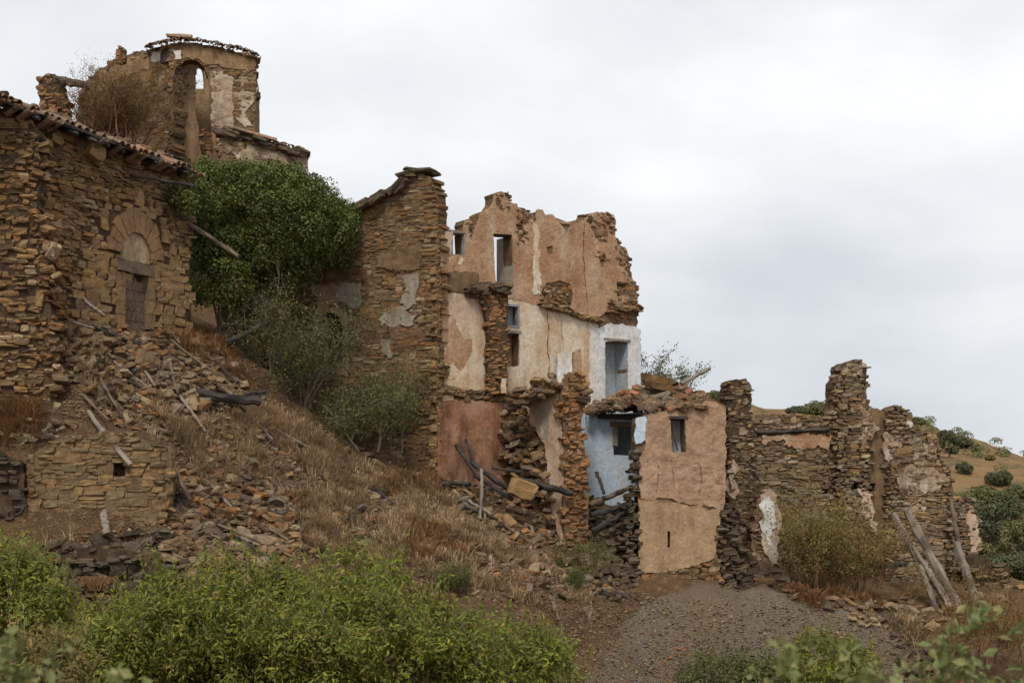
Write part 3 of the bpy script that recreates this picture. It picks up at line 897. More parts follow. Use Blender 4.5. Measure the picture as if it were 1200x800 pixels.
# ---------------------------------------------------------------- retaining wall low on the left
PR = Plane(30, 35.2, 4)
def retaining_wall():
    root = thing("retaining_wall", "low mossy stone retaining wall below the rubble slope on the left", "wall", PR.base(110, 640))
    poly = [(32, 540), (50, 522), (90, 512), (130, 505), (160, 510), (188, 522), (202, 545), (203, 580), (190, 615), (170, 660), (32, 660)]
    stone_wall(root, PR, poly, 'st_low', 'mortar_pale', holes=[[(132, 541), (147, 541), (147, 557), (132, 557)]], thick=.45, core_front=-.03, seed=31, ch=(.09, .19), sw=(.16, .55), proud=.035, tilt=.03)
    root = thing("broken_wall", "dark dry stone wall stub beside the retaining wall at the left edge", "wall", PR.base(10, 640))
    poly = [(-40, 520), (0, 530), (18, 540), (30, 545), (32, 660), (-40, 660)]
    stone_wall(root, PR, poly, 'st_dark', 'mortar', thick=.6, seed=32, ch=(.1, .2), sw=(.2, .5), proud=.16, tilt=.1, front=.15)
retaining_wall()

# ---------------------------------------------------------------- gabled stone wall in the middle
PG = Plane(511, 45.8, -25)
def gable():
    root = thing("gable_wall", "tall brown stone gable wall with sloping broken top in the middle", "wall", PG.base(450, 545))
    poly = [(512, 560), (513, 460), (517, 350), (515, 271), (513, 249), (512, 227), (509, 216), (505, 207), (488, 203), (476, 207), (470, 214), (462, 222), (440, 234), (405, 254), (380, 270), (262, 320), (255, 430), (330, 470), (390, 520), (440, 560)]
    win = arch_px(372, 403, 364, 425, 385)
    stone_wall(root, PG, poly, 'st_gable', 'mortar_pale', holes=[win], thick=.6, seed=41, ch=(.06, .14), sw=(.13, .44), proud=.035, tilt=.06)
    for i, (pg, mt, nm) in enumerate([
        ([(471, 326), (481, 320), (492, 321), (490, 340), (491, 358), (480, 359), (470, 356), (474, 340)], 'greyplaster', 'plaster_patch'),
        ([(399, 336), (410, 333), (426, 335), (425, 350), (418, 358), (407, 358), (398, 350)], 'greyplaster', 'plaster_patch'),
        ([(368, 338), (396, 335), (396, 358), (372, 362)], 'tan', 'plaster_patch'),
        ([(446, 372), (470, 360), (487, 368), (484, 378), (462, 384), (448, 384)], 'greyplaster', 'plaster_patch'),
        ([(448, 398), (458, 396), (460, 420), (450, 418)], 'greyplaster', 'plaster_patch'),
        ([(440, 300), (470, 290), (494, 285), (496, 310), (470, 318), (444, 316)], 'mortar_pale', 'plaster_patch'),
        ([(402, 380), (420, 372), (430, 395), (416, 410), (404, 410)], 'mortar_pale', 'plaster_patch')]):
        plaster(root, PG, pg, mt, nm, .05, .08, .10, relief=.03, seed=50 + i)
    plaster(root, PG, [(365, 430), (368, 370), (378, 360), (398, 360), (408, 370), (408, 440)], 'tan', 'window_surround', .055, .08, .03, [arch_px(373, 402, 366, 425, 386)], seed=60)
    V, Fc = slab(PG, [(366, 440), (366, 358), (410, 358), (410, 450)], (), -.75, .1, 0, 0, .2, .02, 1, 3)
    part("window_filling", V, Fc, M['mortar'], root)
    pl = PG.uv(373, 440); pr = PG.uv(402, 405)
    V, Fc = box(PG, pl[0], pr[0], pl[1], pr[1], -.6, -.3, .02)
    part("blocking", V, Fc, M['mortar_pale'], root)
    # slabs crowning the top
    r = np.random.default_rng(4); base = np.array(root.location); sp = []
    for (x, y) in [(488, 200), (483, 203), (495, 201), (478, 208)]:
        u, v = PG.uv(x, y)
        sp.append((int(r.integers(14)), PG.pt(u, v, -.2), (r.normal(0, .1), r.normal(0, .12), PG.a), (.75, .8, .13), 1))
    for q in range(70):
        t = r.random(); x = 400 + 78 * t; y = np.interp(x, [400, 440, 470, 480], [256, 236, 218, 210]) + r.normal(0, 3)
        u, v = PG.uv(x, y); s = r.uniform(.3, .6)
        sp.append((int(r.integers(14)), PG.pt(u, v, r.uniform(-.5, .15)), (r.normal(0, .15), -.45 + r.normal(0, .15), PG.a + r.normal(0, .2)), (s, s * .9, s * .28), s))
    place_stones(root, sp, M['st_dark'], 80)
    # end face of the gable where the room beside it has gone
    PE = Plane(511.5, 45.75, 57)
    end = [(513, 560), (512, 470), (514, 272), (519, 274), (522, 350), (523, 455), (523, 560)]
    st = wall_stones(PE, [(511, 262), (517, 272), (521, 350), (522, 455), (520, 560), (508, 560), (509, 460)], (), (.1, .17), (.15, .35), .2, .03, 44, .02)
    place_stones(root, st, M['st_ashlar'], 90)
    plaster(root, PE, [(514, 275), (518, 276), (522, 350), (522, 400), (515, 400)], 'pink', 'plaster_patch', .1, .1, .03, seed=66)
    # quoins up the corner
    sp = []
    for y in np.arange(215, 545, 5.2):
        xe = np.interp(y, [207, 227, 271, 350, 460, 560], [505, 512, 515, 516, 511, 509])
        w = r.uniform(.35, .7); u, v = PG.uv(xe, y)
        sp.append((int(r.integers(14)), PG.pt(u - w / 2 + .0, v, -.22 + r.uniform(0, .035)), (r.normal(0, .02), r.normal(0, .03), PG.a), (w, .5, r.uniform(.12, .16)), w))
    place_stones(root, sp, M['st_gable'], 90)
gable()

# ---------------------------------------------------------------- house with pink inner wall
PP = Plane(513, 45.95, 35)
def pink_house():
    root = thing("plastered_house", "roofless house wall of peeling pink plaster above white rooms, open to the sky", "house", PP.base(600, 470))
    top = [(513, 273), (527, 271), (543, 272), (544, 258), (551, 257), (560, 259), (561, 251), (571, 246), (579, 237), (580, 228), (586, 226), (595, 227), (596, 236), (605, 239), (607, 245), (624, 252), (627, 260), (629, 248), (636, 247), (638, 252), (647, 252), (652, 257), (670, 261), (678, 260), (685, 260), (688, 252), (700, 250), (710, 248), (719, 252), (721, 277), (725, 287), (732, 292), (736, 310), (739, 327), (747, 331), (748, 357), (748, 382), (750, 386), (750, 470)]
    poly = top + [(750, 540), (640, 540), (600, 480), (513, 480)]
    w1 = [(529, 273), (543, 273), (544, 299), (529, 299)]
    w2 = [(577.5, 274), (600, 275), (602, 345), (581, 341)]
    w3 = [(592, 356), (608, 358), (608, 384), (592, 383)]
    w4 = [(592, 390), (608, 390), (608, 429), (592, 430)]
    d1 = [(708, 400), (735, 400), (736, 480), (709, 480)]
    # rubble core
    V, Fc = slab(PP, poly, [w1, w2, w3, w4, d1], -.03, .5, .05, .012, .2, .03, 1.2, 71)
    part("wall_core", V, Fc, M['mortar_pale'], root)
    upper = top[:-6] + [(748, 356), (735, 352), (715, 362), (700, 372), (660, 362), (632, 357), (615, 354), (590, 346), (545, 341), (513, 344)]
    cracks = [crack(PP, [(684, 262), (684, 300), (685, 330), (690, 360)], .03, 1), crack(PP, [(627, 262), (628, 290), (631, 345)], .02, 2), crack(PP, [(530, 301), (531, 322)], .015, 3),
              crack(PP, [(621, 300), (622, 325)], .015, 4), crack(PP, [(583, 346), (640, 350)], .0, 5)][:4]
    scars = [[(560, 332), (575, 330), (579, 341), (566, 343)], [(604, 262), (612, 258), (615, 275), (607, 284)], [(655, 262), (668, 263), (664, 272)], [(700, 300), (708, 297), (711, 306), (703, 310)], [(640, 290), (647, 288), (648, 296), (642, 298)], [(632, 343), (640, 332), (655, 329), (668, 333), (672, 345), (668, 358), (645, 356)], [(722, 330), (735, 332), (735, 345), (722, 348)]]
    plaster(root, PP, upper, 'pink', 'upper_plaster', .035, .07, .05, [w1, w2] + cracks + scars, .1, .022, 72)
    # bright bare zones on the upper storey
    for i, (pg, mt) in enumerate([
        ([(625, 262), (630, 262), (633, 345), (624, 346)], 'cream'),
        ([(522, 300), (546, 301), (540, 309), (526, 307)], 'cream'),
        ([(518, 274), (528, 272), (528, 300), (520, 302)], 'blush'),
        ([(514, 318), (535, 316), (560, 322), (560, 340), (514, 343)], 'mortar_pale')]):
        plaster(root, PP, pg, mt, 'plaster_patch', .05, .03, .06, seed=80 + i)
    # stones showing along the broken top and in scars
    def band(x0, x1, y0, y1): return [(x0, y0), (x1, y0), (x1, y1), (x0, y1)]
    sp = []
    for i, pg in enumerate([[(606, 240), (624, 250), (626, 262), (616, 262), (606, 254)], [(688, 250), (719, 251), (721, 277), (700, 282), (690, 270)],
                            [(722, 330), (747, 331), (748, 357), (722, 350)], [(710, 350), (750, 356), (748, 372), (720, 375), (710, 365)],
                            [(632, 332), (668, 330), (672, 358), (634, 356)], [(578, 228), (596, 227), (600, 246), (580, 240)], [(560, 330), (579, 330), (579, 343), (560, 343)], [(603, 257), (616, 257), (616, 285), (603, 285)], [(698, 296), (712, 296), (712, 311), (698, 311)], [(720, 277), (736, 300), (740, 330), (728, 330)],
                            [(546, 258), (556, 258), (556, 290), (548, 285)]]):
        sp += wall_stones(PP, pg, (), (.07, .14), (.14, .34), .5, .06, 90 + i, .02, .14, .2)
    place_stones(root, sp, M['st_gable'], 200)
    # shelf of rotten joists and stones between the storeys
    r = np.random.default_rng(8); sp = []
    for q in range(170):
        t = r.random()
        if q < 110:
            x = 632 + 70 * t; y = 357 + 20 * t + r.normal(0, 1.3)
        else:
            x = r.uniform(712, 748); y = 362 + r.normal(0, 3.2)
        u, v = PP.uv(x, y); s = r.uniform(.14, .36)
        sp.append((int(r.integers(14)), PP.pt(u, v, r.uniform(-.03, .16)), (r.normal(0, .15), r.normal(0.1, .2), PP.a + r.normal(0, .3)), (s, s * .7, s * .22), s))
    place_stones(root, sp, M['st_gable'], 170)
    # first floor: cream room
    cr = [crack(PP, [(640, 362), (643, 385), (642, 410), (645, 450)], .028, 11), crack(PP, [(658, 372), (659, 410)], .02, 12)]
    plaster(root, PP, [(590, 347), (632, 358), (660, 366), (700, 378), (701, 500), (640, 500), (600, 470), (590, 460)], 'cream', 'room_plaster', .03, .06, .04, [w3, w4] + cr, .1, .012, 73)
    plaster(root, PP, [(701, 386), (712, 379), (730, 379), (744, 384), (750, 388), (751, 500), (700, 500)], 'bluewhite', 'white_plaster', .034, .06, .04, [d1], .1, .012, 74)
    plaster(root, PP, [(690, 380), (702, 384), (703, 500), (690, 500)], 'white', 'plaster_patch', .04, .05, .05, seed=89)
    plaster(root, PP, [(513, 345), (560, 342), (570, 350), (572, 460), (513, 460)], 'blush', 'room_plaster', .03, .06, .03, (), .1, .015, 75)
    plaster(root, PP, [(523, 385), (530, 372), (536, 380), (552, 396), (553, 425), (543, 430), (536, 440), (531, 425), (522, 425)], 'pink', 'plaster_patch', .05, .03, .05, seed=76)
    plaster(root, PP, [(532, 380), (542, 374), (552, 378), (568, 388), (570, 458), (550, 458), (517, 450), (524, 430), (530, 425), (537, 436), (545, 428), (553, 410), (552, 396), (543, 398)], 'cream', 'plaster_patch', .062, .03, .025, seed=77)
    # window frames and reveals
    def frame(name, pts, w, d0, d1, mat, bars=()):
        fr = put(name, None, root)
        P = PP.poly(pts); lo, hi = P.min(0), P.max(0)
        for nm, (a, b, c, d) in (("frame_side", (lo[0], lo[0] + w, lo[1], hi[1])), ("frame_side", (hi[0] - w, hi[0], lo[1], hi[1])), ("frame_head", (lo[0] + w, hi[0] - w, hi[1] - w, hi[1])), ("frame_sill", (lo[0] + w, hi[0] - w, lo[1], lo[1] + w))):
            V, Fc = box(PP, a, b, c, d, d0, d1, .006, 3); part(nm, V, Fc, M[mat], fr)
        return fr
    frame("window", w1, .035, -.1, .05, 'frame_blue')
    frame("window", w3, .06, -.14, .05, 'frame_blue')
    V, Fc = box(PP, *[PP.uv(527, 271)[0], PP.uv(545, 271)[0]], PP.uv(527, 271.5)[1], PP.uv(527, 269)[1], -.4, .06, .01); part("lintel", V, Fc, M['wood'], root)
    # reveal linings
    def lining(hole, side, mat, d0=-.5, th=.02):
        P = PP.poly(hole); lo, hi = P.min(0), P.max(0)
        u = hi[0] - .03 if side > 0 else lo[0] + .01
        V, Fc = box(PP, u, u + th, lo[1] + .01, hi[1] - .01, d0, .02, .004); part("window_reveal", V, Fc, M[mat], root)
    lining(w2, 1, 'greyplaster', -.95); lining(d1, 1, 'greyblue', -.62)
    # backing for niche, lower window and door niche
    for nm, h, mt, dd in (("niche_back", w4, 'tan', -.42), ("window_board", w3, 'greyblue', -.32), ("niche_back", d1, 'greyblue', -.66)):
        P = PP.poly(h); lo, hi = P.min(0), P.max(0)
        V, Fc = slab(PP, [(lo[0] - .3, lo[1] - .2), (hi[0] + .3, lo[1] - .2), (hi[0] + .3, hi[1] + .2), (lo[0] - .3, hi[1] + .2)], (), dd, .1, 0, 0, .2, .01, 1, 4, uv=True)
        part(nm, V, Fc, M[mt], root)
    V, Fc = box(PP, PP.uv(590, 389)[0], PP.uv(610, 389)[0], PP.uv(592, 389.5)[1], PP.uv(592, 386)[1], -.35, .05, .01); part("shelf", V, Fc, M['wood'], root)
    P = PP.poly(d1); lo, hi = P.min(0), P.max(0)
    V, Fc = box(PP, lo[0] - .05, hi[0] + .06, hi[1] - .02, hi[1] + .06, -.4, .06, .008); part("lintel", V, Fc, M['wood'], root)
    # outer edge of the wall on the right
    PQ = Plane(750, 50.7, 80)
    sp = wall_stones(PP, [(744, 386), (752, 386), (753, 480), (748, 480)], (), (.08, .14), (.15, .3), .5, .02, 99, -.06)
    place_stones(root, sp, M['st_gable'], 60)
    return root
pink_house()

def terracotta_wall():
    root = thing("plastered_wall", "terracotta red plastered lower wall between gable and burnt beams", "wall", PP.base(555, 550))
    fr = .22
    V, Fc = slab(PP, [(508, 458), (530, 459), (600, 462), (606, 500), (612, 600), (508, 580)], (), fr - .05, .4, .04, 0, .2, .02, 1, 101)
    part("wall_core", V, Fc, M['mortar'], root)
    plaster(root, PP, [(509, 466), (530, 468), (580, 470), (602, 475), (603, 500), (608, 600), (509, 585)], 'terra', 'plaster', fr, .06, .05, (), .12, .02, 102)
    plaster(root, PP, [(511, 474), (528, 473), (552, 478), (556, 500), (553, 530), (530, 540), (511, 545)], 'blush', 'plaster_patch', fr + .006, .03, .05, seed=103) if False else None
    sp = wall_stones(PP, [(507, 455), (600, 460), (602, 472), (560, 470), (507, 467)], (), (.1, .16), (.2, .45), .5, .06, 104, fr, .1)
    place_stones(root, sp, M['st_gable'], 60)
terracotta_wall()

def chimney_pillar():
    pl = Plane(569, 46.9, 20)
    root = thing("masonry_pillar", "narrow red brown masonry pillar against the cream room wall", "pillar", pl.base(580, 462))
    stone_wall(root, pl, [(570, 462), (569, 400), (566, 365), (560, 345), (592, 340), (592, 462)], 'st_red', 'mortar', thick=.55, seed=111, ch=(.07, .13), sw=(.16, .42), proud=.03, tilt=.05, rag=.02, front=.25)
    r = np.random.default_rng(12); sp = []
    for q in range(60):
        x = r.uniform(546, 592); y = np.interp(x, [546, 560, 592], [343, 337, 338]) + r.normal(2, 3)
        u, v = pl.uv(x, y); s = r.uniform(.2, .45)
        sp.append((int(r.integers(14)), pl.pt(u, v, r.uniform(-.1, .4)), (r.normal(0, .15), r.normal(0, .2), pl.a + r.normal(0, .3)), (s, s * .8, s * .3), s))
    place_stones(root, sp, M['st_dark'], 60)
    plaster(root, pl, [(584, 443), (590, 444), (590, 461), (584, 461)], 'cream', 'plaster_patch', .31, .05, .02, seed=5)
chimney_pillar()

# ---------------------------------------------------------------- cross wall with pillar in front of the blue room
PC = Plane(664, 44.9, -52)
def cross_wall():
    root = thing("broken_wall", "broken cross wall with brown stone pillar end left of the blue room", "wall", PC.base(660, 640))
    poly = [(576, 486), (590, 476), (604, 470), (618, 462), (640, 452), (656, 442), (664, 440), (665, 650), (640, 650), (610, 600), (600, 540), (584, 505)]
    stone_wall(root, PC, poly, 'st_gable', 'mortar', thick=.5, seed=121, ch=(.06, .14), sw=(.14, .4), proud=.08, tilt=.12)
    plaster(root, PC, [(619, 471), (634, 463), (652, 458), (663, 462), (663, 636), (650, 590), (646, 545), (640, 520), (630, 500)], 'blush', 'plaster', .17, .12, .08, relief=.03, seed=122)
    plaster(root, PC, [(625, 475), (648, 466), (650, 500), (648, 520), (640, 512), (632, 495)], 'greyplaster', 'plaster_patch', .185, .05, .05, seed=123)
    pf = Plane(662, 44.7, 14)
    pil = [(661, 640), (662, 560), (661, 500), (658, 470), (661, 445), (668, 436), (684, 440), (688, 450), (690, 462), (684, 480), (681, 500), (688, 540), (691, 580), (689, 640)]
    V, Fc = slab(pf, pil, (), -.02, .6, .03, 0, .2, .02, 1, 124); part("pillar_core", V, Fc, M['mortar_pale'], root)
    place_stones(root, wall_stones(pf, pil, (), (.09, .17), (.18, .4), .6, .07, 125, .02, .08), M['st_red'], 200)
    # stub of the storey above
    stub = [(655, 447), (654.5, 415), (663, 412), (672, 411), (672, 455)]
    V, Fc = slab(pf, stub, (), -.1, .3, .015, 0, .1, .01, 2, 126); part("stub_plaster", V, Fc, M['white'], root)
    stub2 = [(672.5, 455), (672.5, 412), (681, 409), (682, 430), (681, 458)]
    V, Fc = slab(pf, stub2, (), -.04, .35, .02, 0, .1, .03, 3, 127); part("stub_brickwork", V, Fc, M['pink2'], root)
    r = np.random.default_rng(13); sp = []
    for q in range(130):
        t = r.random(); x = 612 + 78 * t; y = np.interp(x, [612, 640, 660, 690], [470, 455, 445, 462]) + r.normal(0, 5)
        u, v = pf.uv(x, y); s = r.uniform(.18, .5)
        sp.append((int(r.integers(14)), pf.pt(u, v, r.uniform(-.9, .2) - .8 * (1 - t)), tuple(r.normal(0, .25, 3)), (s, s * .8, s * .33), s))
    for q in range(170):
        t = r.random(); x = 575 + 75 * t + r.normal(0, 6); y = np.interp(x, [575, 600, 640, 660], [480, 515, 560, 620]) + r.normal(0, 16)
        u, v = PC.uv(x, y); s = r.uniform(.14, .42)
        sp.append((int(r.integers(14)), PC.pt(u, v, r.uniform(.0, .3)), tuple(r.normal(0, .3, 3)), (s, s * .8, s * .4), s))
    place_stones(root, sp, M['st_rubble'], 200)
cross_wall()

# ---------------------------------------------------------------- blue room and the pinkish front wall
PF = Plane(745, 44.3, 9)
PB = Plane(682, 47.3, 12)
def blue_room():
    root = thing("blue_room", "remaining blue plastered back wall of a collapsed room with a dark doorway", "room", PB.base(710, 600))
    dr = [(718, 496), (743, 496), (743, 534), (719, 533)]
    V, Fc = slab(PB, [(676, 486), (850, 480), (850, 640), (676, 640)], [dr], 0, .35, .01, .01, .18, .012, 1, 131); part("wall", V, Fc, M['blue'], root)
    V, Fc = slab(PB, [(690, 480), (850, 480), (850, 640), (690, 640)], (), -1.5, .2, 0, 0, .25, .02, 1, 132); part("inner_wall", V, Fc, M['greyblue'], root)
    p0, p1 = PB.uv(715, 500), PB.uv(746, 494)
    V, Fc = box(PB, p0[0], p1[0], p0[1], p1[1], -.3, .08, .012); part("lintel", V, Fc, M['wood_brown'], root)
    p0, p1 = PB.uv(718, 522), PB.uv(723, 500)
    V, Fc = box(PB, p0[0], p1[0], p0[1], p1[1], -.2, .06, .012); part("door_post", V, Fc, M['wood'], root)
    V, Fc = box(PB, PB.uv(700, 490)[0], PB.uv(822, 490)[0], PB.uv(700, 491)[1], PB.uv(700, 484)[1], -1.4, .22, .03); part("ceiling", V, Fc, M['wood_dark'], root)
blue_room()

def front_wall():
    root = thing("plastered_wall", "pinkish earth plastered house front with small window and slit on the right", "wall", PF.base(800, 690))
    outline = [(746, 490), (757, 486), (786, 480), (806, 474), (812, 468), (822, 470), (828, 465), (838, 468), (845, 474), (851, 477), (851, 530), (850, 570), (846, 602), (842, 640), (838, 680), (748, 690), (749, 583), (752, 537), (745, 526)]
    win = [(786, 490), (803, 490), (803.5, 530), (787, 530)]
    slit = [(782.5, 622), (785.5, 622), (785.5, 641), (782.5, 641)]
    V, Fc = slab(PF, outline, [win, slit], -.05, .5, .03, .01, .2, .02, 1, 141); part("wall_core", V, Fc, M['mortar_pale'], root)
    up = [(757, 487), (786, 480), (808, 475), (813, 471), (822, 473), (828, 469), (838, 471), (844, 477), (851, 480), (851, 530), (850, 572), (847, 596), (820, 592), (800, 588), (780, 584), (749, 584), (751, 537), (757, 524)]
    ck = [crack(PF, [(769, 536), (772, 550), (770, 582)], .010, 21), crack(PF, [(818, 532), (822, 550), (819, 588)], .011, 22), crack(PF, [(787, 532), (790, 575)], .008, 23), crack(PF, [(838, 500), (835, 530)], .008, 24)]
    rr_ = np.random.default_rng(77)
    pits = []
    for q in range(34):
        x, y = rr_.uniform(755, 846), rr_.uniform(482, 584); w, h = rr_.uniform(1, 3), rr_.uniform(.8, 2.2)
        if 782 < x < 807 and 486 < y < 534: continue
        pits.append([(x - w, y), (x, y - h), (x + w, y), (x, y + h)])
    holes = [[(762, 540), (768, 538), (769, 545), (763, 547)], [(800, 552), (806, 551), (806, 557), (801, 558)], [(826, 536), (832, 535), (832, 542), (827, 543)], [(766, 506), (771, 505), (771, 512), (767, 513)]]
    plaster(root, PF, up, 'pink2', 'upper_plaster', .0, .09, .04, [win] + ck, .07, .028, 142, .02, 3.5)
    plaster(root, PF, [(749, 586), (780, 587), (800, 591), (820, 594), (847, 598), (844, 618), (836, 655), (812, 664), (790, 668), (748, 672)], 'tan', 'lower_plaster', -.012, .06, .06, [slit], .1, .015, 143)
    plaster(root, PF, [(745, 490), (757, 488), (757, 515), (752, 520), (745, 520)], 'blue', 'plaster_patch', .012, .06, .03, seed=144)
    V, Fc = box(PF, PF.uv(784, 490)[0], PF.uv(806, 490)[0], PF.uv(785, 490.5)[1], PF.uv(785, 487)[1], -.45, .03, .01); part("lintel", V, Fc, M['wood_dark'], root)
    P = PF.poly(win); lo, hi = P.min(0), P.max(0)
    V, Fc = box(PF, lo[0] - .1, hi[0] + .1, lo[1] - .1, hi[1] + .1, -.6, -.56); part("window_filling", V, Fc, M['greyblue'], root)
    timber("window_bar", "", PF.pt(lo[0] + .05, hi[1] - .1, -.3), PF.pt(lo[0] + .25, lo[1] + .05, -.15), .03, 'wood_dark', .02, 3, parent=root)
    # stone footing
    foot = [(744, 672), (790, 668), (815, 664), (838, 655), (850, 640), (853, 700), (740, 704)]
    place_stones(root, wall_stones(PF, foot, (), (.1, .18), (.2, .45), .5, .07, 145, .04, .06), M['st_gable'], 150)
    # torn left edge, stepping down in dark stones
    edge = [(744, 528), (751, 528), (750, 560), (749, 672), (742, 690), (722, 690), (726, 650), (732, 610), (730, 580), (738, 560), (740, 540)]
    place_stones(root, wall_stones(PF, edge, (), (.09, .16), (.18, .42), .6, .1, 146, -.02, .09), M['st_dark'], 150)
    # torn right edge
    edge = [(843, 600), (850, 588), (868, 596), (872, 640), (872, 694), (838, 694), (840, 640)]
    place_stones(root, wall_stones(PF, edge, (), (.09, .17), (.2, .45), .7, .12, 147, .02, .08), M['st_dark'], 150)
    V, Fc = slab(PF, [(720, 705), (740, 655), (860, 650), (870, 705)], (), -.08, .5, .03, 0, .2, .03, 1, 148); part("footing_core", V, Fc, M['mortar'], root)
    V, Fc = slab(PF, edge, (), -.08, .6, .03, 0, .2, .03, 1, 149); part("edge_core", V, Fc, M['mortar'], root)
    # side wall running back (keeps the room behind dark)
    PS = Plane(850, 44.95, 84)
    u1 = 4.0
    z0 = (HY - 700) / F * 45; z1 = (HY - 482) / F * 45
    V, Fc = slab(PS, [(0, z0), (u1, z0), (u1, z1), (0, z1)], (), -.1, .4, .03, 0, .2, .03, 1, 150, uv=True); part("side_wall", V, Fc, M['pink2'], root)
front_wall()

def rubble_mound():
    """heap of roof debris lying on the collapsed room"""
    root = thing("rubble_heap", "heap of broken stone and roof tile on top of the collapsed blue room", "rubble", at(765, 480, 45.4))
    r = np.random.default_rng(15); sp = []; spb = []
    def topy(x): return np.interp(x, [688, 700, 715, 735, 757, 780, 809, 830, 848], [482, 474, 466, 458, 449, 446, 458, 468, 474])
    for q in range(620):
        x = r.uniform(690, 826); yf = 46.9 if x < 745 else 44.5; Y = r.uniform(yf, 48.6); yc = .5 * (yf + 48.6)
        f = 1 - abs(Y - yc) / (49.0 - yc)
        y = 484 + (topy(x) - 484) * max(0.0, f) * r.uniform(.75, 1.02) - (3 if x > 800 else 0)
        s = r.uniform(.14, .45)
        e = (int(r.integers(14)), at(x, y, Y), tuple(r.normal(0, .35, 3) + (0, 0, r.uniform(0, 3))), (s, s * .75, s * .34), s)
        (spb if r.random() < .14 else sp).append(e)
    place_stones(root, sp, M['st_rubble'], 260)
    place_stones(root, spb, M['brick'], 60, "brick")
    put("stone", stone_mesh(5, M['st_red']), root, at(770, 448, 45.7) - np.array(root.location), (.2, .1, .5), (.9, .7, .42))
    # earth body of the heap
    xs = np.linspace(686, 830, 40); Ys = np.linspace(44.3, 48.4, 16); V = []
    for Y in Ys:
        for x in xs:
            yf = 46.9 if x < 745 else 44.5; Y = yf + (Y - 44.3) / 4.1 * (48.5 - yf); yc = .5 * (yf + 48.6)
            f = 1 - abs(Y - yc) / (49.0 - yc)
            y = 488 + (topy(x) + 5 - 488) * max(0, f)
            V.append(at(x, y + 1.5 * math.sin(x * 1.3 + Y * 5), Y))
    idx = np.arange(len(V)).reshape(16, 40)
    Q = np.stack([idx[:-1, :-1].ravel(), idx[:-1, 1:].ravel(), idx[1:, 1:].ravel(), idx[1:, :-1].ravel()], -1)
    part("earth", np.array(V), Q, M['mortar'], root)
rubble_mound()

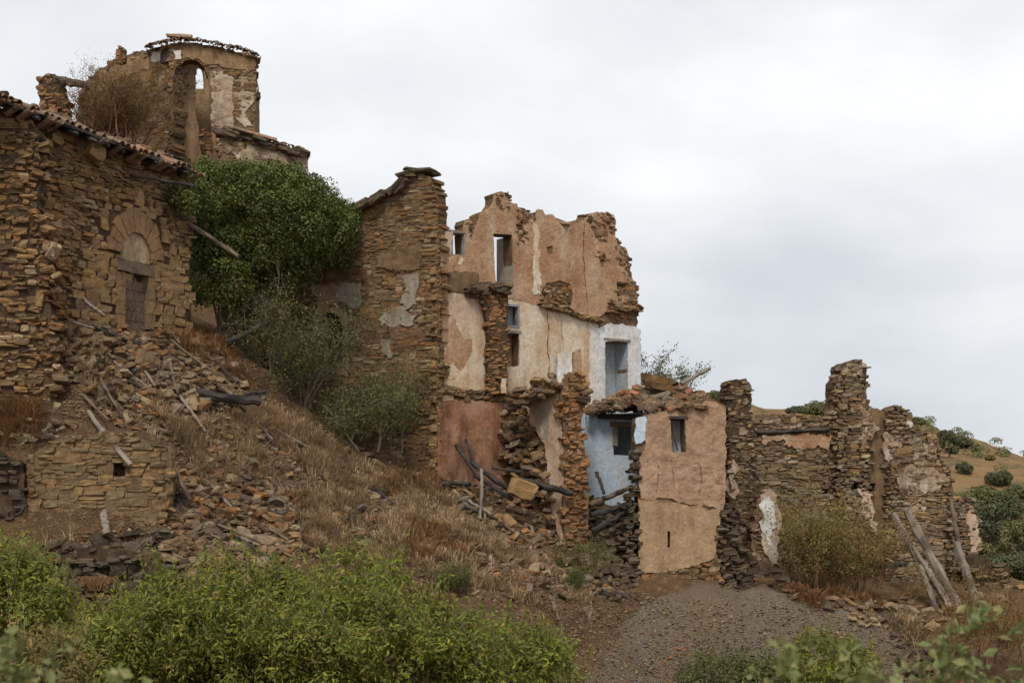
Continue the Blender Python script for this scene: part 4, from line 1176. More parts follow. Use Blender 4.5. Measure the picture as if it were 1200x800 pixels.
# ---------------------------------------------------------------- church on the hilltop
PW = Plane(200, 60.0, 10)
def church():
    root = thing("church_tower", "roofless stone church tower with open arch on the hilltop", "tower", PW.base(200, 195))
    PWL = Plane(201, 60.0, -34)
    outline = [(200, 205), (200, 53), (205, 51), (228, 51), (262, 57), (285, 63), (299, 68), (300, 100), (299, 150), (301, 205)]
    left = [(86, 205), (90, 150), (93, 112), (100, 97), (115, 82), (135, 70), (150, 64), (172, 59), (180, 56), (201, 52), (201, 205)]
    hole = [(203, 200), (203, 92), (206, 80), (212, 73), (221, 69), (231, 71), (239, 78), (244, 90), (246, 110), (248, 150), (252, 200)]
    stone_wall(root, PW, outline, 'st_gable', 'mortar_pale', holes=[hole], thick=.7, seed=161, ch=(.09, .2), sw=(.18, .5), proud=.045, tilt=.06)
    stone_wall(root, PWL, left, 'st_gable', 'mortar_pale', thick=.7, seed=160, ch=(.09, .2), sw=(.18, .5), proud=.045, tilt=.06)
    # smoother render under the eaves and on the corner
    plaster(root, PW, [(204, 62), (228, 54), (262, 60), (298, 70), (298, 84), (276, 82), (246, 76), (230, 68), (216, 67), (206, 74), (196, 74)], 'cornice', 'cornice_render', .05, .1, .08, relief=.03, seed=162)
    plaster(root, PW, [(282, 88), (297, 88), (298, 120), (290, 135), (296, 150), (284, 150), (280, 120)], 'rose', 'plaster_patch', .05, .1, .16, relief=.04, seed=163)
    plaster(root, PWL, [(150, 68), (188, 62), (190, 74), (150, 90), (120, 100), (118, 90)], 'cornice', 'cornice_render', .05, .1, .08, relief=.03, seed=164)
    plaster(root, PWL, [(178, 63), (190, 61), (191, 74), (179, 74)], 'white', 'plaster_patch', .1, .05, .05, seed=165)
    plaster(root, PW, [(204, 62), (213, 62), (213, 70), (205, 72)], 'white', 'plaster_patch', .1, .05, .05, seed=166)
    u, v = PWL.uv(195, 68)
    V, Fc = box(PWL, u - .22, u + .22, v - .2, v + .2, .0, .12, .05, 2); part("hole_shade_block", V, Fc, M['wood_dark'], root)  # raised block, coloured dark to paint the shade inside a putlog hole
    # inner back wall with a small arched window, apse side walls
    PI = Plane(215, 62.6, 22)
    win = arch_px(228.5, 240, 77, 104, 88)
    V, Fc = slab(PI, [(180, 215), (180, 60), (300, 62), (300, 215)], [win], 0, .4, .02, .02, .2, .03, 1.5, 167); part("apse_wall", V, Fc, M['tan'], root)
    plaster(root, PW, [(246, 92), (246, 82), (262, 84), (274, 92), (272, 110), (276, 150), (262, 157), (254, 170), (250, 150), (248, 120)], 'rose', 'inner_plaster', .05, .1, .07, relief=.05, res=.09, seed=168)
    place_stones(root, wall_stones(Plane(203, 60.1, 50), [(203, 200), (203, 82), (211, 74), (218, 78), (216, 130), (218, 200)], (), (.14, .22), (.3, .6), .3, .08, 169), M['st_dark'], 60)
    plaster(root, Plane(203, 60.3, 50), [(213, 200), (214, 100), (211, 78), (219, 72), (234, 74), (229, 88), (229, 130), (240, 200)], 'tan', 'arch_reveal', .0, .2, .05, seed=170)
    PB2 = Plane(240, 61.2, -8)
    stone_wall(root, PB2, [(238, 205), (236, 150), (250, 155), (262, 152), (262, 205)], 'st_red', 'mortar', thick=.4, seed=171, ch=(.12, .2), sw=(.25, .5))
    # side walls back
    for px, a in ((300, 98),):
        Ps = Plane(px, 60.4 + (.2 if px > 200 else -1), a)
        z0, z1 = 13.0, (HY - 72) / F * 60 if px > 200 else (HY - 112) / F * 60
        V, Fc = slab(Ps, [(0, z0), (4.5, z0), (4.5, z1), (0, z1)], (), 0, .5, .05, 0, .25, .03, 1, 172, uv=True); part("side_wall", V, Fc, M['mortar_pale'], root)
    r = np.random.default_rng(17)
    def ty(x): return np.interp(x, [160, 180, 205, 228, 262, 285, 300], [62, 55, 50, 50, 56, 62, 67])
    for x in np.arange(172, 301, 4.6):
        for row in range(3):
            u, v = PW.uv(x, ty(x) + 1)
            tile(root, PW.pt(u + r.uniform(-.05, .05), v + .03 + row * .13 + r.normal(0, .03), .28 - row * .4 + r.normal(0, .07)), PW.a + r.normal(0, .14), .3, .115, .5, r.normal(0, .1))
        if r.random() < .45: u, v = PW.uv(x + 2.3, ty(x) + 1.5); tile(root, PW.pt(u, v + .05, .2), PW.a + r.normal(0, .1), .3, .11, .5, 0, True)
    for i, x in enumerate((212, 219, 225)):
        u, v = PW.uv(x, 49.5); tile(root, PW.pt(u, v + .12, .1), PW.a + 1.45, .12, .15, .6)
    # stub post on the crumbled shoulder
    stone_wall(root, Plane(138, 60.2, 5), [(138, 74), (137, 56), (141, 54), (146, 57), (147, 72)], 'st_red', 'mortar', thick=.3, seed=173, ch=(.1, .16), sw=(.15, .3), max_ind=20)
church()

def lean_to():
    pl = Plane(258, 58.6, 6)
    root = thing("lean_to", "low stone annexe with sloping tile edge at the foot of the church tower", "annexe", pl.base(310, 215))
    poly = [(256, 225), (257, 166), (262, 156), (285, 160), (320, 170), (359, 180), (360, 240), (256, 240)]
    stone_wall(root, pl, poly, 'st_grey', 'mortar_pale', thick=.5, seed=181, ch=(.1, .2), sw=(.2, .5), proud=.04)
    plaster(root, pl, [(276, 176), (296, 172), (325, 182), (356, 186), (357, 225), (320, 215), (280, 200)], 'rose', 'plaster', .012, .1, .2, relief=.055, res=.09, seed=182)
    r = np.random.default_rng(19); base = np.array(root.location)
    def ty(x): return np.interp(x, [258, 285, 320, 360], [154, 158, 168, 178])
    for x in np.arange(282, 330, 7):
        u, v = pl.uv(x, ty(x))
        tile(root, pl.pt(u, v + .06, .2), pl.a + math.pi / 2 + r.normal(0, .1), .28, .14, .55)
    for x in np.arange(300, 360, 6):
        u, v = pl.uv(x, ty(x))
        tile(root, pl.pt(u, v + .05, -.1), pl.a + r.normal(0, .2), .3, .12, .5, r.normal(0, .2))
    sp = []
    for q in range(70):
        x = r.uniform(256, 359); u, v = pl.uv(x, ty(x) + r.uniform(-1, 8)); s = r.uniform(.25, .6)
        sp.append((int(r.integers(14)), pl.pt(u, v, r.uniform(-.3, .12)), (r.normal(0, .1), .28 + r.normal(0, .1), pl.a), (s, s, s * .24), s))
    place_stones(root, sp, M['st_dark'], 70)
    Ps = Plane(360, 58.9, 98)
    z1 = (HY - 182) / F * 58.6
    V, Fc = slab(Ps, [(0, 12), (3, 12), (3, z1), (0, z1)], (), 0, .4, .04, 0, .25, .03, 1, 183, uv=True); part("side_wall", V, Fc, M['rose'], root)
lean_to()

def stump():
    pl = Plane(45, 57.5, 5)
    root = thing("masonry_stump", "leaning stump of masonry rising behind the left house roof", "pillar", pl.base(62, 150))
    stone_wall(root, pl, [(44, 160), (46, 122), (45, 105), (48, 90), (55, 86), (64, 88), (72, 98), (76, 110), (80, 160)], 'st_red', 'mortar', thick=.8, seed=191, ch=(.12, .22), sw=(.25, .5), proud=.1, tilt=.1)
    pl2 = Plane(95, 57.6, 5)
    root = thing("masonry_stump", "low reddish masonry stub carrying the crooked log by the tower", "pillar", pl2.base(105, 170))
    stone_wall(root, pl2, [(88, 180), (95, 110), (102, 102), (114, 100), (122, 112), (120, 180)], 'st_red', 'mortar', thick=.8, seed=192, ch=(.12, .22), sw=(.25, .5), proud=.1, tilt=.1)
stump()

# ---------------------------------------------------------------- ruin on the right
PX = Plane(880, 49.0, 10)
def right_ruin():
    root = thing("ruined_house", "ruined grey brown stone house wall with tall chimney pier on the right", "ruin", PX.base(990, 700))
    wall = [(880, 488), (905, 486), (940, 485), (976, 487), (974, 462), (974, 448), (980, 438), (982, 427), (1000, 422), (1016, 426), (1017, 468), (1020, 476), (1034, 479), (1037, 484), (1044, 477), (1056, 476), (1065, 483), (1067, 500), (1085, 506), (1100, 516), (1104, 536), (1116, 553), (1119, 580), (1136, 583), (1142, 592), (1145, 640), (1140, 715), (870, 715), (880, 640)]
    holes = [[(1056, 562), (1064, 562), (1064, 571), (1056, 571)], [(1079, 562), (1087, 562), (1087, 571), (1079, 571)], [(998, 566), (1006, 566), (1006, 574), (998, 574)], [(1019, 566), (1026, 566), (1026, 576), (1019, 576)], [(964, 572), (971, 572), (971, 579), (964, 579)]]
    V, Fc = slab(PX, wall, holes, -.04, .6, .05, .02, .2, .03, 1, 201); part("wall_core", V, Fc, M['mortar_pale'], root)
    V, Fc = box(PX, PX.uv(950, 600)[0], PX.uv(1095, 600)[0], PX.uv(990, 590)[1], PX.uv(990, 550)[1], -.55, -.45); part("wall_backing", V, Fc, M['mortar'], root)
    segs = [([(880, 488), (905, 486), (940, 485), (976, 487), (976, 715), (870, 715), (880, 640)], 202, 0.0),
            ([(976, 487), (974, 462), (974, 448), (980, 438), (982, 427), (1000, 422), (1016, 426), (1017, 468), (1020, 476), (1020, 715), (976, 715)], 203, .12),
            ([(1020, 476), (1034, 479), (1037, 484), (1040, 715), (1020, 715)], 204, -.3),
            ([(1037, 484), (1044, 477), (1056, 476), (1065, 483), (1067, 500), (1085, 506), (1100, 516), (1104, 536), (1116, 553), (1119, 715), (1037, 715)], 205, .05),
            ([(1110, 582), (1136, 583), (1142, 592), (1145, 640), (1140, 715), (1110, 715)], 206, .18)]
    sp = []
    for pg, sd, fr in segs:
        sp += wall_stones(PX, pg, holes, (.06, .14), (.13, .42), .55, .05, sd, fr, .06)
    place_stones(root, sp, M['st_grey'], 300)
    for i, (pg, mt) in enumerate([
        ([(1008, 474), (1020, 476), (1022, 500), (1022, 514), (1010, 514)], 'rose'), ([(985, 428), (1012, 428), (1010, 440), (990, 440)], 'rose'),
        ([(1037, 512), (1046, 510), (1056, 522), (1050, 530), (1040, 538), (1035, 528)], 'rose'), ([(1060, 480), (1065, 484), (1066, 500), (1060, 498)], 'white'),
        ([(1004, 570), (1020, 576), (1024, 610), (1025, 625), (1015, 620), (1006, 590)], 'blush'), ([(1066, 518), (1100, 524), (1096, 538), (1068, 536)], 'rose'),
        ([(1075, 585), (1086, 590), (1080, 600), (1074, 598)], 'white'), ([(1065, 545), (1092, 550), (1112, 560), (1096, 575), (1070, 580), (1050, 575), (1054, 555)], 'rose'),
        ([(895, 505), (930, 506), (974, 510), (970, 522), (930, 520), (896, 518)], 'pink'), ([(1135, 590), (1142, 594), (1144, 640), (1138, 650), (1132, 610)], 'blush')]):
        plaster(root, PX, pg, mt, 'plaster_patch', (.13 if i in (0, 1, 4) else .07) if i < 9 else .2, .12, .13, relief=.035, res=.09, seed=210 + i)
    u0, u1 = PX.uv(886, 507), PX.uv(970, 503)
    timber("lintel_beam", "", PX.pt(u0[0], u0[1], .08), PX.pt(u1[0], u1[1], .08), .1, 'wood_dark', .01, 5, True, parent=root)
    # front pier at the left end
    pf = Plane(853, 46.6, 12)
    root = thing("masonry_pier", "slender dry stone pier rising beside the pinkish house front", "pillar", pf.base(866, 660))
    stone_wall(root, pf, [(855, 670), (854, 540), (852, 500), (854, 452), (860, 445), (876, 443), (879, 450), (880, 480), (884, 505), (886, 600), (884, 670)], 'st_grey', 'mortar', thick=.8, seed=221, ch=(.06, .14), sw=(.14, .42), proud=.05, tilt=.06)
    plaster(root, pf, [(854, 545), (860, 540), (863, 575), (858, 582), (854, 575)], 'rose', 'plaster_patch', .05, .1, .1, relief=.03, seed=222)
    pw = Plane(880, 45.8, 8)
    root = thing("masonry_pier", "short white plastered wall stub in front of the right ruin", "pillar", pw.base(900, 665))
    stone_wall(root, pw, [(881, 690), (882, 620), (888, 580), (896, 573), (910, 575), (915, 590), (916, 690)], 'st_grey', 'mortar_pale', thick=.5, seed=224, ch=(.08, .16), sw=(.15, .4), proud=.05)
    plaster(root, pw, [(889, 584), (898, 576), (910, 578), (914, 600), (912, 640), (914, 664), (900, 655), (890, 640), (892, 610)], 'rose', 'plaster', .085, .1, .07, relief=.03, seed=225)
    plaster(root, pw, [(893, 590), (904, 582), (909, 600), (905, 640), (897, 632)], 'white', 'plaster_patch', .095, .05, .12, relief=.03, seed=226)
    pd = Plane(870, 44.9, 5)
    root = thing("low_wall", "low dark slate wall footing above the grey gravel bank", "wall", pd.base(895, 690))
    stone_wall(root, pd, [(866, 700), (868, 640), (880, 655), (900, 660), (925, 672), (928, 700)], 'st_dark', 'mortar', thick=.6, seed=227, ch=(.08, .15), sw=(.25, .6), proud=.12, tilt=.06)
right_ruin()

def stone_stack():
    pl = Plane(1138, 49.3, 6)
    root = thing("stone_pile", "layered heap of flat stones at the right end of the ruin", "rubble", pl.base(1155, 690))
    stone_wall(root, pl, [(1128, 720), (1134, 655), (1148, 650), (1160, 658), (1178, 662), (1180, 690), (1172, 720)], 'st_grey', 'mortar', thick=1.0, seed=231, ch=(.1, .2), sw=(.3, .8), proud=.2, tilt=.1, front=.2)
    pl = Plane(1170, 48.5, 6)
    root = thing("stone_pile", "low pile of stones with dry grass at the right edge", "rubble", pl.base(1190, 712))
    stone_wall(root, pl, [(1168, 730), (1172, 695), (1186, 688), (1230, 686), (1240, 730)], 'st_gable', 'mortar', thick=1.0, seed=232, ch=(.1, .2), sw=(.2, .5), proud=.2, tilt=.15)
    # broken wall foot sticking out of the grass slope, and a low outcrop
    pl = Plane(555, 40.6, 3)
    root = thing("broken_wall", "short pillar of tumbled dark stones in the grass above the green bushes", "wall", pl.base(575, 720))
    stone_wall(root, pl, [(560, 725), (557, 690), (556, 660), (564, 645), (572, 652), (582, 670), (588, 700), (592, 725)], 'st_dark', 'mortar', thick=.6, seed=233, ch=(.1, .17), sw=(.2, .42), proud=.14, tilt=.14)
    pl = Plane(150, 33.9, -6)
    root = thing("broken_wall", "low course of dark stones below the retaining wall", "wall", pl.base(165, 690))
    stone_wall(root, pl, [(70, 700), (72, 650), (110, 640), (170, 650), (186, 668), (184, 700), (150, 712)], 'st_dark', 'mortar', thick=.8, seed=234, ch=(.10, .2), sw=(.2, .5), proud=.3, tilt=.2)
    pl = Plane(270, 46.6, -20)
    root = thing("broken_wall", "fragment of plastered wall under the ivy", "wall", pl.base(300, 410))
    stone_wall(root, pl, [(272, 430), (272, 345), (300, 335), (326, 338), (328, 430)], 'st_left', 'mortar', thick=.5, seed=235, ch=(.1, .2), sw=(.25, .5), proud=.05)
    plaster(root, pl, [(295, 334), (314, 330), (316, 360), (306, 371), (298, 366)], 'greyplaster', 'plaster_patch', .08, .1, .03, seed=236)
stone_stack()

# ================================================================== loose timbers
def G(px, py, lift=0.0, y0=26.0):
    p, ok = ground_hit([px], [py], y0); p = p[0]; p[2] += lift; return p

TIMBERS = [  # label, end, end, radius, material   (ends: (px,py) on the ground or (px,py,distance))
    ("thick charred log lying across the rubble slope below the ivy", (212, 459, 39.3), (306, 471, 39.9), .14, 'wood_dark', 0),
    ("charred stub of log behind the thick charred log", (270, 462, 41.0), (312, 458, 41.2), .07, 'wood_dark', 0),
    ("grey pole leaning on the left retaining wall top", (103, 482, 36.2), (153, 545, 35.0), .065, 'wood', 0),
    ("thin dark lath beside the leaning grey pole", (96, 462, 36.6), (128, 494, 36.0), .035, 'wood_brown', 0),
    ("brown pole sloping at the right end of the retaining wall", (190, 524, 36.0), (222, 586, 35.6), .06, 'wood_brown', 0),
    ("short upright post at the foot of the retaining wall", (126, 625, 34.6), (121, 597, 34.9), .09, 'wood', 0),
    ("long thin dark beam on the rubble under the arched doorway", (108, 382, 38.2), (236, 427, 40.4), .05, 'wood_dark', 0),
    ("short lath on the rubble under the arched doorway", (84, 377, 37.5), (110, 384, 38.0), .04, 'wood', 0),
    ("pale broken board at the foot of the arched doorway", (96, 350, 38.1), (122, 370, 38.3), .07, 'wood', 1),
    ("dark rafter end hanging out of the ivy", (213, 258, 42.3), (279, 301, 41.6), .07, 'wood_brown', 0),
    ("thin rafter poking from the left house wall under the eave", (153, 205, 39.9), (227, 218, 41.0), .05, 'wood_dark', 0),
    ("dark beam resting at the foot of the ivy", (266, 402, 43.4), (316, 376, 44.0), .09, 'wood_dark', 0),
    ("crooked log bridging the masonry stump and the tower", (66, 93, 57.3), (112, 104, 57.2), .17, 'wood_brown', 0),
    ("charred pole standing tilted over the burnt beams", (535, 521, 45.3), (563, 562, 44.9), .07, 'wood_dark', 0),
    ("thin charred pole behind the tilted charred pole", (546, 514, 45.8), (556, 548, 45.6), .05, 'wood_dark', 0),
    ("charred beam slanting down from the crossed poles", (552, 541, 45.3), (604, 578, 44.6), .085, 'wood_dark', 0),
    ("charred beam lying under the slanting charred beam", (556, 556, 45.0), (600, 586, 44.2), .08, 'wood_dark', 0),
    ("grey upright post below the crossed charred poles", (564, 550, 44.6), (562, 613, 43.2), .05, 'wood', 0),
    ("long charred beam pointing at the brown stone pillar", (606, 561, 44.9), (671, 578, 44.4), .095, 'wood_dark', 0),
    ("charred beam flat on the ground at the foot of the terracotta wall", (504, 566, 44.8), (552, 567, 44.6), .075, 'wood_dark', 0),
    ("short charred stick beside the pale boulder", (576, 548, 45.4), (612, 552, 45.2), .05, 'wood_dark', 0),
    ("dark stick standing in the blue room", (699, 553, 46.0), (708, 578, 45.5), .06, 'wood_dark', 0),
    ("collapsed beam slanting across the blue room floor", (690, 592, 45.4), (738, 570, 46.6), .09, 'wood_brown', 0),
    ("dark beam in the blue room rubble", (692, 604, 45.1), (742, 588, 45.6), .09, 'wood_dark', 0),
    ("lowest beam in the blue room rubble", (694, 622, 44.9), (735, 600, 45.1), .1, 'wood_dark', 0),
    ("timber sticking out of the rubble heap top", (798, 450, 46.0), (832, 432, 46.4), .07, 'wood', 0),
    ("long grey beam, leftmost leaning on the right ruin", (1046, 602, 47.6), (1124, 722, 46.0), .135, 'wood', 0),
    ("long grey beam crossing the leftmost leaning beam", (1063, 598, 47.6), (1132, 724, 46.1), .15, 'wood', 0),
    ("grey pole under the leaning beams of the right ruin", (1078, 662, 46.6), (1099, 722, 45.9), .095, 'wood', 0),
    ("thin grey pole between the two longest leaning beams", (1070, 640, 46.9), (1112, 712, 45.9), .05, 'wood', 0),
    ("dark pole standing against the end pier of the right ruin", (1114, 584, 47.8), (1134, 690, 46.8), .08, 'wood_brown', 0),
    ("grey beam, rightmost leaning on the right ruin", (1120, 636, 47.2), (1150, 716, 46.2), .13, 'wood', 0),
    ("short dark beam jutting left of the leaning beams", (1032, 664, 46.8), (1062, 661, 47.2), .09, 'wood_dark', 0),
    ("charred log half buried in the dry grass slope", (348, 528, 41.2), (408, 541, 42.6), .10, 'wood_dark', 0),
    ("charred stub in the dry grass right of the half buried log", (405, 563, None), (448, 571, None), .09, 'wood_dark', 0),
    ("dark log end in the rubble at the lower slope", (330, 602, None), (357, 606, None), .09, 'wood_dark', 0),
    ("grey rail lying on the slope under the thick charred log", (288, 482, None), (312, 507, None), .06, 'wood', 0),
    ("thin brown rail lying left of the grey rail", (256, 474, None), (287, 508, None), .04, 'wood_brown', 0),
    ("small squared beam end in the grass", (398, 554, None), (413, 556, None), .10, 'wood_dark', 1),
    ("grey branch lying in the grass above the green bushes", (424, 575, None), (468, 592, None), .05, 'wood', 0),
    ("short stake at the left of the rubble slope", (77, 428, 37.0), (79, 446, 36.8), .05, 'wood', 0),
]
for i, (lb, A, B, rad, mt, sq) in enumerate(TIMBERS):
    A3 = G(A[0], A[1], rad * .7) if (len(A) < 3 or A[2] is None) else at(*A)
    B3 = G(B[0], B[1], rad * .7) if (len(B) < 3 or B[2] is None) else at(*B)
    timber("timber", lb, A3, B3, rad, mt, .02, i, bool(sq))

LATH_ZONES = [([(75, 370), (230, 395), (300, 460), (210, 475), (90, 450)], 15, "broken lath strewn in the rubble below the arched doorway"),
              ([(200, 560), (330, 590), (345, 640), (250, 670), (200, 640)], 9, "broken lath strewn in the rubble right of the retaining wall"),
              ([(520, 560), (600, 560), (670, 620), (620, 640), (540, 600)], 9, "broken lath strewn below the burnt beams"),
              ([(300, 490), (420, 550), (520, 620), (420, 610), (320, 560)], 7, "broken lath lying in the dry grass slope")]
def laths():
    r = np.random.default_rng(91)
    for zi, (pg, n, lb) in enumerate(LATH_ZONES):
        P = np.array(pg, float); k = 0
        while k < n:
            x, y = r.uniform(P.min(0), P.max(0))
            if not in_poly(P, np.array([x]), np.array([y]))[0]: continue
            a = G(x, y, .1); th = r.uniform(-.5, 1.1); ln = r.uniform(.5, 1.4)
            b = a + np.array([math.cos(th) * ln, -math.sin(th) * ln, 0]); b[2] = H(b[0], b[1]) + r.uniform(.05, .35)
            timber("lath", lb, a, b, r.uniform(.025, .055), r.choice(['wood', 'wood_brown', 'wood_dark']), .03, 200 + zi * 40 + k, bool(r.random() < .5), group=lb.replace("broken lath", "broken laths")); k += 1
laths()

# ================================================================== loose stones on the slopes
def sample_poly(poly, n, seed):
    P = np.array(poly, float); r = np.random.default_rng(seed); lo, hi = P.min(0), P.max(0); out = []
    while len(out) < n:
        q = r.uniform(lo, hi, (n * 3, 2)); out += [tuple(t) for t in q[in_poly(P, q[:, 0], q[:, 1])]]
    return np.array(out[:n])

ZONES = [
    ([(100, 400), (240, 420), (330, 520), (330, 590), (215, 560), (200, 520), (110, 490)], 900, .07, .34, "loose stone on the slope between the doorway rubble and the retaining wall", 'st_rubble'),
    # polygon, count, smallest, largest, label, material
    ([(70, 365), (130, 358), (235, 395), (310, 470), (205, 485), (120, 475), (72, 440)], 950, .10, .50, "loose stone in the rubble spilling below the arched doorway", 'st_rubble'),
    ([(200, 565), (255, 515), (340, 590), (352, 645), (330, 665), (250, 690), (190, 660)], 1150, .10, .48, "loose stone in the rubble right of the mossy retaining wall", 'st_rubble'),
    ([(60, 640), (200, 622), (250, 660), (200, 690), (140, 712), (60, 705)], 420, .10, .5, "loose stone below the mossy retaining wall", 'st_dark'),
    ([(520, 556), (650, 565), (690, 640), (745, 700), (650, 700), (600, 660), (545, 610)], 650, .10, .48, "loose stone scattered below the burnt beams", 'st_rubble'),
    ([(230, 480), (330, 480), (500, 560), (560, 600), (690, 690), (600, 710), (350, 645), (240, 560)], 1000, .07, .36, "loose stone in the dry grass slope", 'st_rubble'),
    ([(690, 645), (745, 655), (750, 704), (690, 700)], 160, .14, .45, "loose stone at the foot of the pinkish house front", 'st_dark'),
    ([(920, 692), (1060, 700), (1185, 695), (1190, 725), (1050, 745), (940, 705)], 220, .14, .5, "loose stone at the foot of the right ruin", 'st_grey'),
    ([(688, 575), (745, 570), (745, 650), (690, 645)], 170, .14, .5, "loose stone fallen on the blue room floor", 'st_dark'),
    ([(1040, 735), (1080, 745), (1100, 800), (1060, 800)], 60, .12, .4, "loose stone beside the gravel bank at lower right", 'st_dark'),
    ([(0, 500), (70, 492), (100, 505), (30, 525), (0, 530)], 60, .12, .35, "loose stone on the terrace above the retaining wall", 'st_grey'),
]
def loose_stones():
    allsp = []
    for zi, (pg, n, s0, s1, lb, mt) in enumerate(ZONES):
        q = sample_poly(pg, n, 300 + zi)
        p, ok = ground_hit(q[:, 0], q[:, 1]); r = np.random.default_rng(400 + zi)
        for j in range(n):
            if not ok[j]: continue
            s = s0 + (s1 - s0) * r.random() ** 2.2
            sc = (s * r.uniform(.9, 1.3), s * r.uniform(.5, .9), s * r.uniform(.16, .45))
            loc = p[j] + (0, 0, sc[2] * r.uniform(-.15, .35))
            allsp.append((int(r.integers(14)), loc, (r.normal(0, .35), r.normal(0, .35), r.uniform(0, 6.3)), sc, s * s, lb, mt))
    allsp.sort(key=lambda t: -t[4])
    for (i, loc, rot, sc, w, lb, mt) in allsp[:300]:
        o = put("rubble_stone", stone_mesh(i, M[mt]), None, loc, rot, sc)
        tag(o, lb, "stone", lb.replace("loose stone", "loose stones"), 'thing')
    for mt in ('st_rubble', 'st_dark', 'st_grey'):
        V, Fq = stones_joined([t[:4] for t in allsp[300:] if t[6] == mt])
        o = part("small_rubble", V, Fq, M[mt], None, kind="stuff")
        o["label"] = {'st_rubble': "mass of small broken stones on the slope", 'st_dark': "mass of small dark stones around the walls", 'st_grey': "mass of small grey stones at the right ruin"}[mt]
        o["category"] = "rubble"
loose_stones()
o = put("boulder", stone_mesh(7, M['st_ashlar']), None, at(612, 572, 44.2), (.2, .3, .4), (.75, .55, .5)); tag(o, "pale boulder lying among the charred beams", "boulder")
o = put("boulder", stone_mesh(2, M['st_rubble']), None, G(172, 432, .2), (.2, .3, .9), (.62, .5, .42)); tag(o, "largest grey block in the rubble below the arched doorway", "boulder")

def pebbles():
    r = np.random.default_rng(33)
    regs = [([(60, 360), (240, 390), (500, 550), (700, 640), (760, 700), (1050, 720), (1090, 800), (680, 800), (560, 700), (300, 690), (60, 710), (40, 640), (210, 600), (200, 500), (70, 490)], 22000, .03, .13),
            ([(690, 800), (745, 705), (860, 690), (1000, 702), (1060, 750), (1075, 800)], 2600, .02, .07)]
    O = np.array([(1, 0, 0), (-1, 0, 0), (0, 1, 0), (0, -1, 0), (0, 0, 1), (0, 0, -1)], float) * .5
    T = np.array([(0, 2, 4), (2, 1, 4), (1, 3, 4), (3, 0, 4), (2, 0, 5), (1, 2, 5), (3, 1, 5), (0, 3, 5)])
    VV = []; n = 0; TT = []
    for k, (pg, cnt, s0, s1) in enumerate(regs):
        q = sample_poly(pg, cnt, 500 + k); p, ok = ground_hit(q[:, 0], q[:, 1]); p = p[ok]; m = len(p)
        s = s0 + (s1 - s0) * r.random(m) ** 2
        P = O[None] * np.stack([s * 1.3, s, s * .7], -1)[:, None, :] + r.uniform(-.25, .25, (m, 6, 3)) * s[:, None, None]
        a = r.uniform(0, 6.3, m); c, sn = np.cos(a)[:, None], np.sin(a)[:, None]
        P = np.stack([P[..., 0] * c - P[..., 1] * sn, P[..., 0] * sn + P[..., 1] * c, P[..., 2]], -1) + p[:, None, :]
        VV.append(P.reshape(-1, 3)); TT.append((T[None] + (np.arange(m) * 6)[:, None, None]).reshape(-1, 3) + n); n += m * 6
    o = part("pebbles", np.concatenate(VV), np.concatenate(TT), M['st_rubble'], None, kind="stuff"); o["label"] = "small chips of stone strewn over the slope"; o["category"] = "gravel"
pebbles()

# ================================================================== vegetation
def leaf_quads(c, t, n, Ln, W, fold=.15):
    """diamond leaves: centre c, axis t, normal n"""
    t = t / (np.linalg.norm(t, axis=1)[:, None] + 1e-9)
    s = np.cross(n, t); s /= np.linalg.norm(s, axis=1)[:, None] + 1e-9
    nn = np.cross(t, s)
    Ln = np.asarray(Ln)[:, None]; W = np.asarray(W)[:, None]
    V = np.stack([c - t * Ln / 2, c + s * W / 2 + nn * W * fold, c + t * Ln / 2, c - s * W / 2 + nn * W * fold], 1).reshape(-1, 3)
    return V, np.arange(len(c) * 4).reshape(-1, 4)

def crown_leaves(clumps, rad, n, Ln, W, seed, droop=.3, up=.35, inner=.25, sq=1.0):
    r = np.random.default_rng(seed)
    w = rad ** 2; k = r.choice(len(clumps), n, p=w / w.sum())
    d = r.normal(0, 1, (n, 3)); d[:, 2] += up; d /= np.linalg.norm(d, axis=1)[:, None]
    rr = rad[k] * np.where(r.random(n) < inner, r.uniform(.2, .8, n), r.uniform(.82, 1.08, n))
    dd = d.copy(); dd[:, 2] *= sq
    c = clumps[k] + dd * rr[:, None]
    nrm = d + r.normal(0, .4, (n, 3)); nrm[:, 2] += .45
    t = np.cross(nrm, r.normal(0, 1, (n, 3))); t[:, 2] -= droop * np.linalg.norm(t, axis=1)
    sz = r.uniform(.5, 1.4, n)
    return leaf_quads(c, t, nrm, Ln * sz, W * sz)

def ellipsoid_clumps(els, per, r0, r1, seed, low=-.3, shell=(.68, 1.0)):
    """els: (centre3, radii3)"""
    r = np.random.default_rng(seed); C = []; R = []
    ar = np.array([a[0] * a[2] for _, a in els]); cnt = np.maximum(8, per * ar / ar.mean())
    for (c, a), per_ in zip(els, cnt):
        m = 0
        while m < per_:
            d = r.normal(0, 1, 3); d /= np.linalg.norm(d)
            if d[2] < low: continue
            k = r.uniform(*shell) if r.random() < .85 else r.uniform(.2, .7)
            C.append(np.array(c) + d * np.array(a) * k); R.append(r.uniform(r0, r1)); m += 1
    return np.array(C), np.array(R)

def join(parts):
    V = []; Q = []; T = []; n = 0
    for v, fs in parts:
        fs = fs if isinstance(fs, list) else [fs]
        for f in fs:
            (Q if f.shape[1] == 4 else T).append(f + n)
        V.append(v); n += len(v)
    return np.concatenate(V), ([np.concatenate(Q)] if Q else []) + ([np.concatenate(T)] if T else [])

